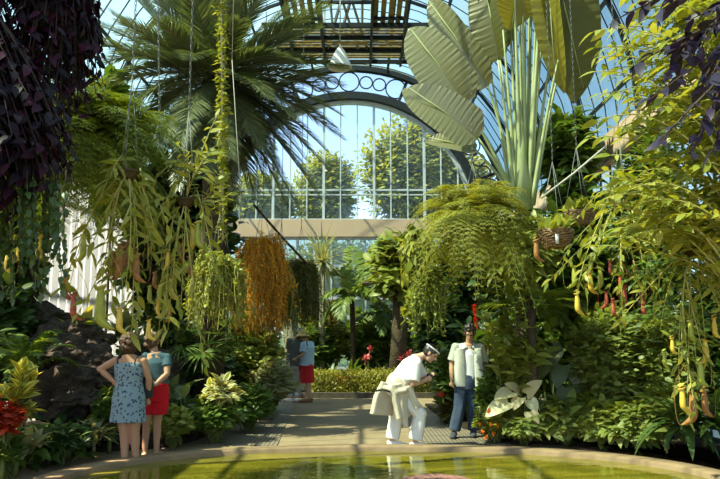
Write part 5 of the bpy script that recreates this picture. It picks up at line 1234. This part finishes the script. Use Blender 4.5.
# --- couple at the hedge
Y3 = 18.0; P0 = A_(at(296, 399, Y3)[0], Y3, 0); S3 = lambda px, py, d=0: at(px, py, Y3+d) - P0
J = dict(pelvis=S3(295.5, 364), chest=S3(296.5, 344), neck=S3(298, 337.5, .05), head=S3(300.5, 332.5, .14), shL=S3(289.5, 341), shR=S3(303, 341), elL=S3(288, 354, .03), wrL=S3(286.5, 365, .14), elR=S3(305, 354, .1), wrR=S3(303, 364, .25),
    hipL=S3(293, 366), hipR=S3(298.5, 366), knL=S3(292.5, 383, .06), knR=S3(298, 384, .1), anL=A_(-.12, .0, .08), anR=A_(.05, -.08, .08), toeL=A_(-.28, .10, .03), toeR=A_(-.08, .12, .03))
th, J, lat = figure('person', 'man in a grey shirt and pale trousers leaning beside the person in a straw hat', P0, J, SK, (.55, .6, -.6), (.4, .4, .8), hs=1.02, feet=False)
garment_legs(th, J, lat, mat('pale grey trousers', (.50, .50, .46), .8, .15), 'trousers', (.105, .085, .078), to=.93, hipr=(.175, .135))
garment_top(th, J, lat, mat('charcoal shirt', (.15, .15, .14), .85, .15), 'shirt', .05, ((.20, .195, .185, .19, .09), (.145, .14, .13, .125, .08)), .62, .078)
hair(th, J['head'], (.55, .6, -.6), (.4, .4, .8), mat('grey hair', (.30, .28, .25), .6), (.084, .10, .10), .02, .03, hs=1.02)
SHOE = mat('white shoe', (.72, .72, .70), .6)
def shoe(th, an, toe, m, z0):
    f = unit(A_(toe[0]-an[0], toe[1]-an[1], 0)); b = Body(); a = A_(an[0], an[1], z0)
    b.tube([a - f*.07 + UP*.045, a + UP*.055, a + f*.09 + UP*.045, a + f*.18 + UP*.032, a + f*.225 + UP*.028], [.044, .050, .052, .050, .03], [.045, .055, .045, .032, .022], np.cross(f, UP), 14); b.ball(a + UP*.06, .052)
    return b.build('shoe', m, th, .009, 2)
for s_ in 'LR': shoe(th, J['an'+s_], J['toe'+s_], SHOE, 0.0)
Y4 = 17.9; P0 = A_(at(307, 401, Y4)[0], Y4, 0); S4 = lambda px, py, d=0: at(px, py, Y4+d) - P0
J = dict(pelvis=S4(306.5, 365), chest=S4(308, 347.5), neck=S4(306, 341.5), head=S4(303.5, 336.5, .05), shL=S4(303.5, 345, -.10), shR=S4(311, 344.5, .10), elL=S4(303, 355, -.16), wrL=S4(297, 358, -.10), elR=S4(311, 356, .2), wrR=S4(303, 360, .22),
    hipL=S4(305, 368, -.05), hipR=S4(308, 368, .06), knL=S4(307.5, 384, -.05), knR=S4(308.5, 384, .06), anL=A_(.02, -.05, .07), anR=A_(.07, .07, .07), toeL=A_(-.17, -.08, .02), toeR=A_(-.13, .10, .02))
th, J, lat = figure('person', 'person in a straw hat, light blue shirt and red shorts facing the planting', P0, J, SK3, (-.9, .5, -.35), (-.3, .1, 1), legr=(.085, .062, .058, .042), feet=False)
garment_legs(th, J, lat, mat('red shorts cotton', (.48, .02, .025), .8, .15), 'shorts', (.13, .08, .07), to=.46, flare=1.15, hipr=(.19, .17))
garment_top(th, J, lat, mat('light blue cotton', (.36, .52, .66), .8, .15), 'shirt', .02, ((.195, .19, .185, .185, .10), (.175, .165, .155, .15, .095)), .75, .084)
hair(th, J['head'], (-.9, .5, -.35), (-.3, .1, 1), mat('brown hair', (.12, .07, .04), .6), (.083, .10, .095), .02, .02)
hc = J['head'] + A_(-.02, 0, .055); b = MB(); b.lathe([(0, .12), (.07, .115), (.098, .08), (.108, .01), (.16, -.02), (.185, -.045), (.18, -.05), (.105, 0), (0, 0)], hc, 26)
STRAW = mat('straw hat weave', (.62, .44, .16), .8, .2, noise=(.50, .33, .10), scale=40); b.build('hat', STRAW, th)
for s_ in 'LR': shoe(th, J['an'+s_], J['toe'+s_], mat('brown sandal', (.22, .11, .05), .7), 0.0)

# --- bending man in white
Y5 = 10.35; P0 = A_(at(405, 449, Y5)[0], Y5, 0); S5 = lambda px, py, d=0: at(px, py, Y5+d) - P0
J = dict(pelvis=S5(396, 388), chest=S5(411, 366), neck=S5(419.5, 357), head=S5(430.5, 353.5, -.02), shL=S5(416, 365, -.17), shR=S5(415, 360, .17), elL=S5(413, 384, -.22), wrL=S5(424, 381, -.12), elR=S5(423, 379, .20), wrR=S5(427, 377, .04),
    hipL=S5(399, 392, -.09), hipR=S5(395, 392, .09), knL=S5(420, 414, -.09), knR=S5(396, 419, .12), anL=S5(415, 443, -.06), anR=S5(392, 443, .12), toeL=S5(430, 447, -.10), toeR=S5(407, 447, .12))
J['anL'][2] = J['anR'][2] = .08; J['toeL'][2] = J['toeR'][2] = .02
hf = (.80, -.18, -.62); hu = (.62, 0, .8)
th, J, lat = figure('person', 'man in a white shirt bending forward with a pale jacket tied round his waist', P0, J, SK3, hf, hu, hands={'L': dict(d=A_(.85, .25, .35), side=A_(.3, -.5, .8), palm=A_(0, 1, .1), curl=.9), 'R': dict(d=A_(.8, -.45, .3), side=A_(.3, .5, .8), palm=A_(0, -1, .1), curl=.9)}, feet=False)
WHITE = mat('white cotton', (.80, .80, .76), .85, .15)
garment_legs(th, J, lat, mat('white trousers', (.74, .74, .70), .85, .15), 'trousers', (.12, .098, .098), to=.93, hipr=(.185, .15))
garment_top(th, J, lat, WHITE, 'shirt', .04, ((.20, .20, .195, .20, .10), (.165, .16, .155, .14, .09)), .85, .085, wave=.03)
hair(th, J['head'], hf, hu, mat('black hair', (.018, .014, .012), .45, .5), (.086, .104, .10), .022, .03, drop=.01)
Rh = unit(np.asarray(hf)); uh = unit(np.asarray(hu) - (np.asarray(hu) @ Rh)*Rh); rh = np.cross(Rh, uh); a = np.linspace(0, 2*math.pi, 25)
mb = MB(); mb.tube(J['head'] + uh*.075 - Rh*.008 + (np.cos(a)[:, None]*rh*.088 + np.sin(a)[:, None]*Rh*.106), .012, 6, cap=False); mb.build('headband', WHITE, th)
for s_ in 'LR': shoe(th, J['an'+s_], J['toe'+s_], SHOE, 0.0)
# jacket: roll round the waist, long back flap, front tail and knotted sleeves
KH = mat('pale khaki jacket', (.56, .50, .38), .85, .15, noise=(.48, .42, .31), scale=5)
b = Body(); pel = J['pelvis']; up = unit(J['chest'] - pel); wst = pel + up*.09
b.tube([wst - up*.10, wst - up*.04, wst + up*.03, wst + up*.075], [.205, .222, .218, .195], [.165, .185, .18, .155], lat, 24, wave=([.03, .05, .04, .02], 7))
def flap(b, top, bot, w0, w1, d, wv):
    top, bot = np.asarray(top), np.asarray(bot); m_ = (top+bot)/2 + A_(-.02, 0, .02); b.tube([top, m_, bot], [w0, (w0+w1)/2, w1], [d, d*1.1, d], A_(.75, .6, -.15), 26, wave=([0.02, wv, wv], 5))
S5w = lambda px, py, d=0: at(px, py, Y5+d)
flap(b, S5w(390, 384, -.05), S5w(383, 415, -.05), .17, .235, .05, .10); flap(b, S5w(398, 384, -.20), S5w(404, 418, -.22), .12, .13, .045, .12)
flap(b, S5w(404, 388, -.21), S5w(406, 428, -.23), .09, .035, .035, .1); flap(b, S5w(409, 386, -.18), S5w(418, 408, -.2), .07, .06, .03, .1)
b.limb([S5w(386, 388, -.2), S5w(397, 392, -.26), S5w(405, 390, -.27)], [.04, .045, .045])
b.build('jacket', KH, th, .010, 3)
mb = MB(); mb.tube(bez(S5w(376, 391, -.20), S5w(384, 388, -.27), S5w(390, 392, -.28), 6), .014, 6); mb.build('belt_strap', M['blackcloth'], th)
cpos = S5w(429.5, 376, -.05); o = thing('camera', 'small dark camera held by the bending man', 'camera', cpos)
mb = MB(); mb.box(cpos - [.03, .055, .035], cpos + [.02, .055, .035]); mb.build('camera_body', M['blackcloth'], o, smooth=False); mb = MB(); mb.tube(np.array([cpos + [.015, 0, -.002], cpos + [.065, 0, -.02]]), .026, 14); mb.build('lens', M['eye'], o)

# --- man in jeans and open shirt
Y6 = 11.46; P0 = A_(at(463, 438, Y6)[0], Y6, 0); S6 = lambda px, py, d=0: at(px, py, Y6+d) - P0
J = dict(pelvis=S6(467, 381), chest=S6(468, 354), neck=S6(469, 343.5, -.02), head=S6(470, 333, -.07), shL=S6(455.5, 347), shR=S6(481, 347.5), elL=S6(451.5, 364, .02), wrL=S6(451.5, 379, -.06), elR=S6(485.5, 364, .06), wrR=S6(482.5, 380, -.04),
    hipL=S6(462, 385), hipR=S6(472.5, 385), knL=S6(459, 409, -.07), knR=S6(473, 409, .02), anL=S6(454, 434, -.05), anR=S6(473.5, 433, .08), toeL=A_(-.20, -.26, .02), toeR=A_(.13, -.14, .02))
J['anL'][2] = J['anR'][2] = .085
hf = (-.25, -.85, -.50); hu = (-.05, -.45, .85)
th, J, lat = figure('person', 'man in blue jeans and an open grey green shirt looking down', P0, J, SK2, hf, hu, hands={'L': dict(palm=A_(1, 0, 0), side=A_(0, -1, 0)), 'R': dict(palm=A_(-1, 0, 0), side=A_(0, -1, 0))}, feet=False)
def denim():
    m = mat('dark blue denim', (.022, .036, .07), .85, .2, noise=(.06, .085, .13), scale=3.5); return m
garment_legs(th, J, lat, denim(), 'jeans', (.108, .088, .090), to=.95, hipr=(.175, .13))
garment_top(th, J, lat, mat('white undershirt', (.74, .75, .76), .8, .15), 'undershirt', .03, ((.168, .162, .158, .165, .085), (.128, .124, .120, .118, .075)), 0, .05, wave=.02)
# open shirt: two front panels, back, sleeves, collar
OS = mat('grey green checked shirt', (.50, .52, .45), .85, .15, noise=(.40, .42, .36), scale=22)
b = Body(); pel, ch, nk = J['pelvis'], J['chest'], J['neck']; dn = A_(0, 0, -1)
def panel(b, x0, x1, ztop, zbot, y, d=.030):
    pts = [ch + A_((x0+x1)/2, y*.85, ztop), ch + A_((x0+x1)/2, y, -.15), ch + A_((x0+x1)/2*1.06, y*1.04, zbot)]; b.tube(pts, [(x1-x0)/2*.85, (x1-x0)/2, (x1-x0)/2*1.08], [d, d, d*.8], (1, 0, 0), 18, wave=([0, .05, .08], 3))
panel(b, -.205, -.055, .09, -.50, -.115); panel(b, .075, .215, .09, -.50, -.115); panel(b, -.20, .20, .10, -.47, .105)
for sg in (-1, 1): b.tube([ch + A_(sg*.185, 0, .03), ch + A_(sg*.19, 0, -.2), ch + A_(sg*.20, 0, -.48)], [.035, .035, .03], [.115, .12, .12], (1, 0, 0), 18)
b.limb([J['shL'], nk*.6 + ch*.4 + A_(-.06, .03, 0)], [.064, .06]); b.limb([J['shR'], nk*.6 + ch*.4 + A_(.06, .03, 0)], [.064, .06])
for s_ in 'LR':
    sh, el = J['sh'+s_], J['el'+s_]; e = sh + (el-sh)*.80; b.tube([sh, sh*.5 + e*.5, e], [.066, .072, .080]); b.ball(sh, .068)
for sg in (-1, 1): b.tube([nk + A_(sg*.05, .045, .01), nk + A_(sg*.075, -.03, -.005), nk + A_(sg*.06, -.085, -.07)], [.022, .022, .03], [.012, .012, .012], (1, 0, 0))
b.build('shirt', OS, th, .009, 2)
hair(th, J['head'], hf, hu, mat('black wavy hair', (.022, .016, .012), .45, .5), (.094, .108, .105), .02, .032, curls=30, drop=.01, seed=4)
for s_ in 'LR':
    shoe(th, J['an'+s_], J['toe'+s_], mat('dark sneaker', (.05, .055, .07), .6), .012)
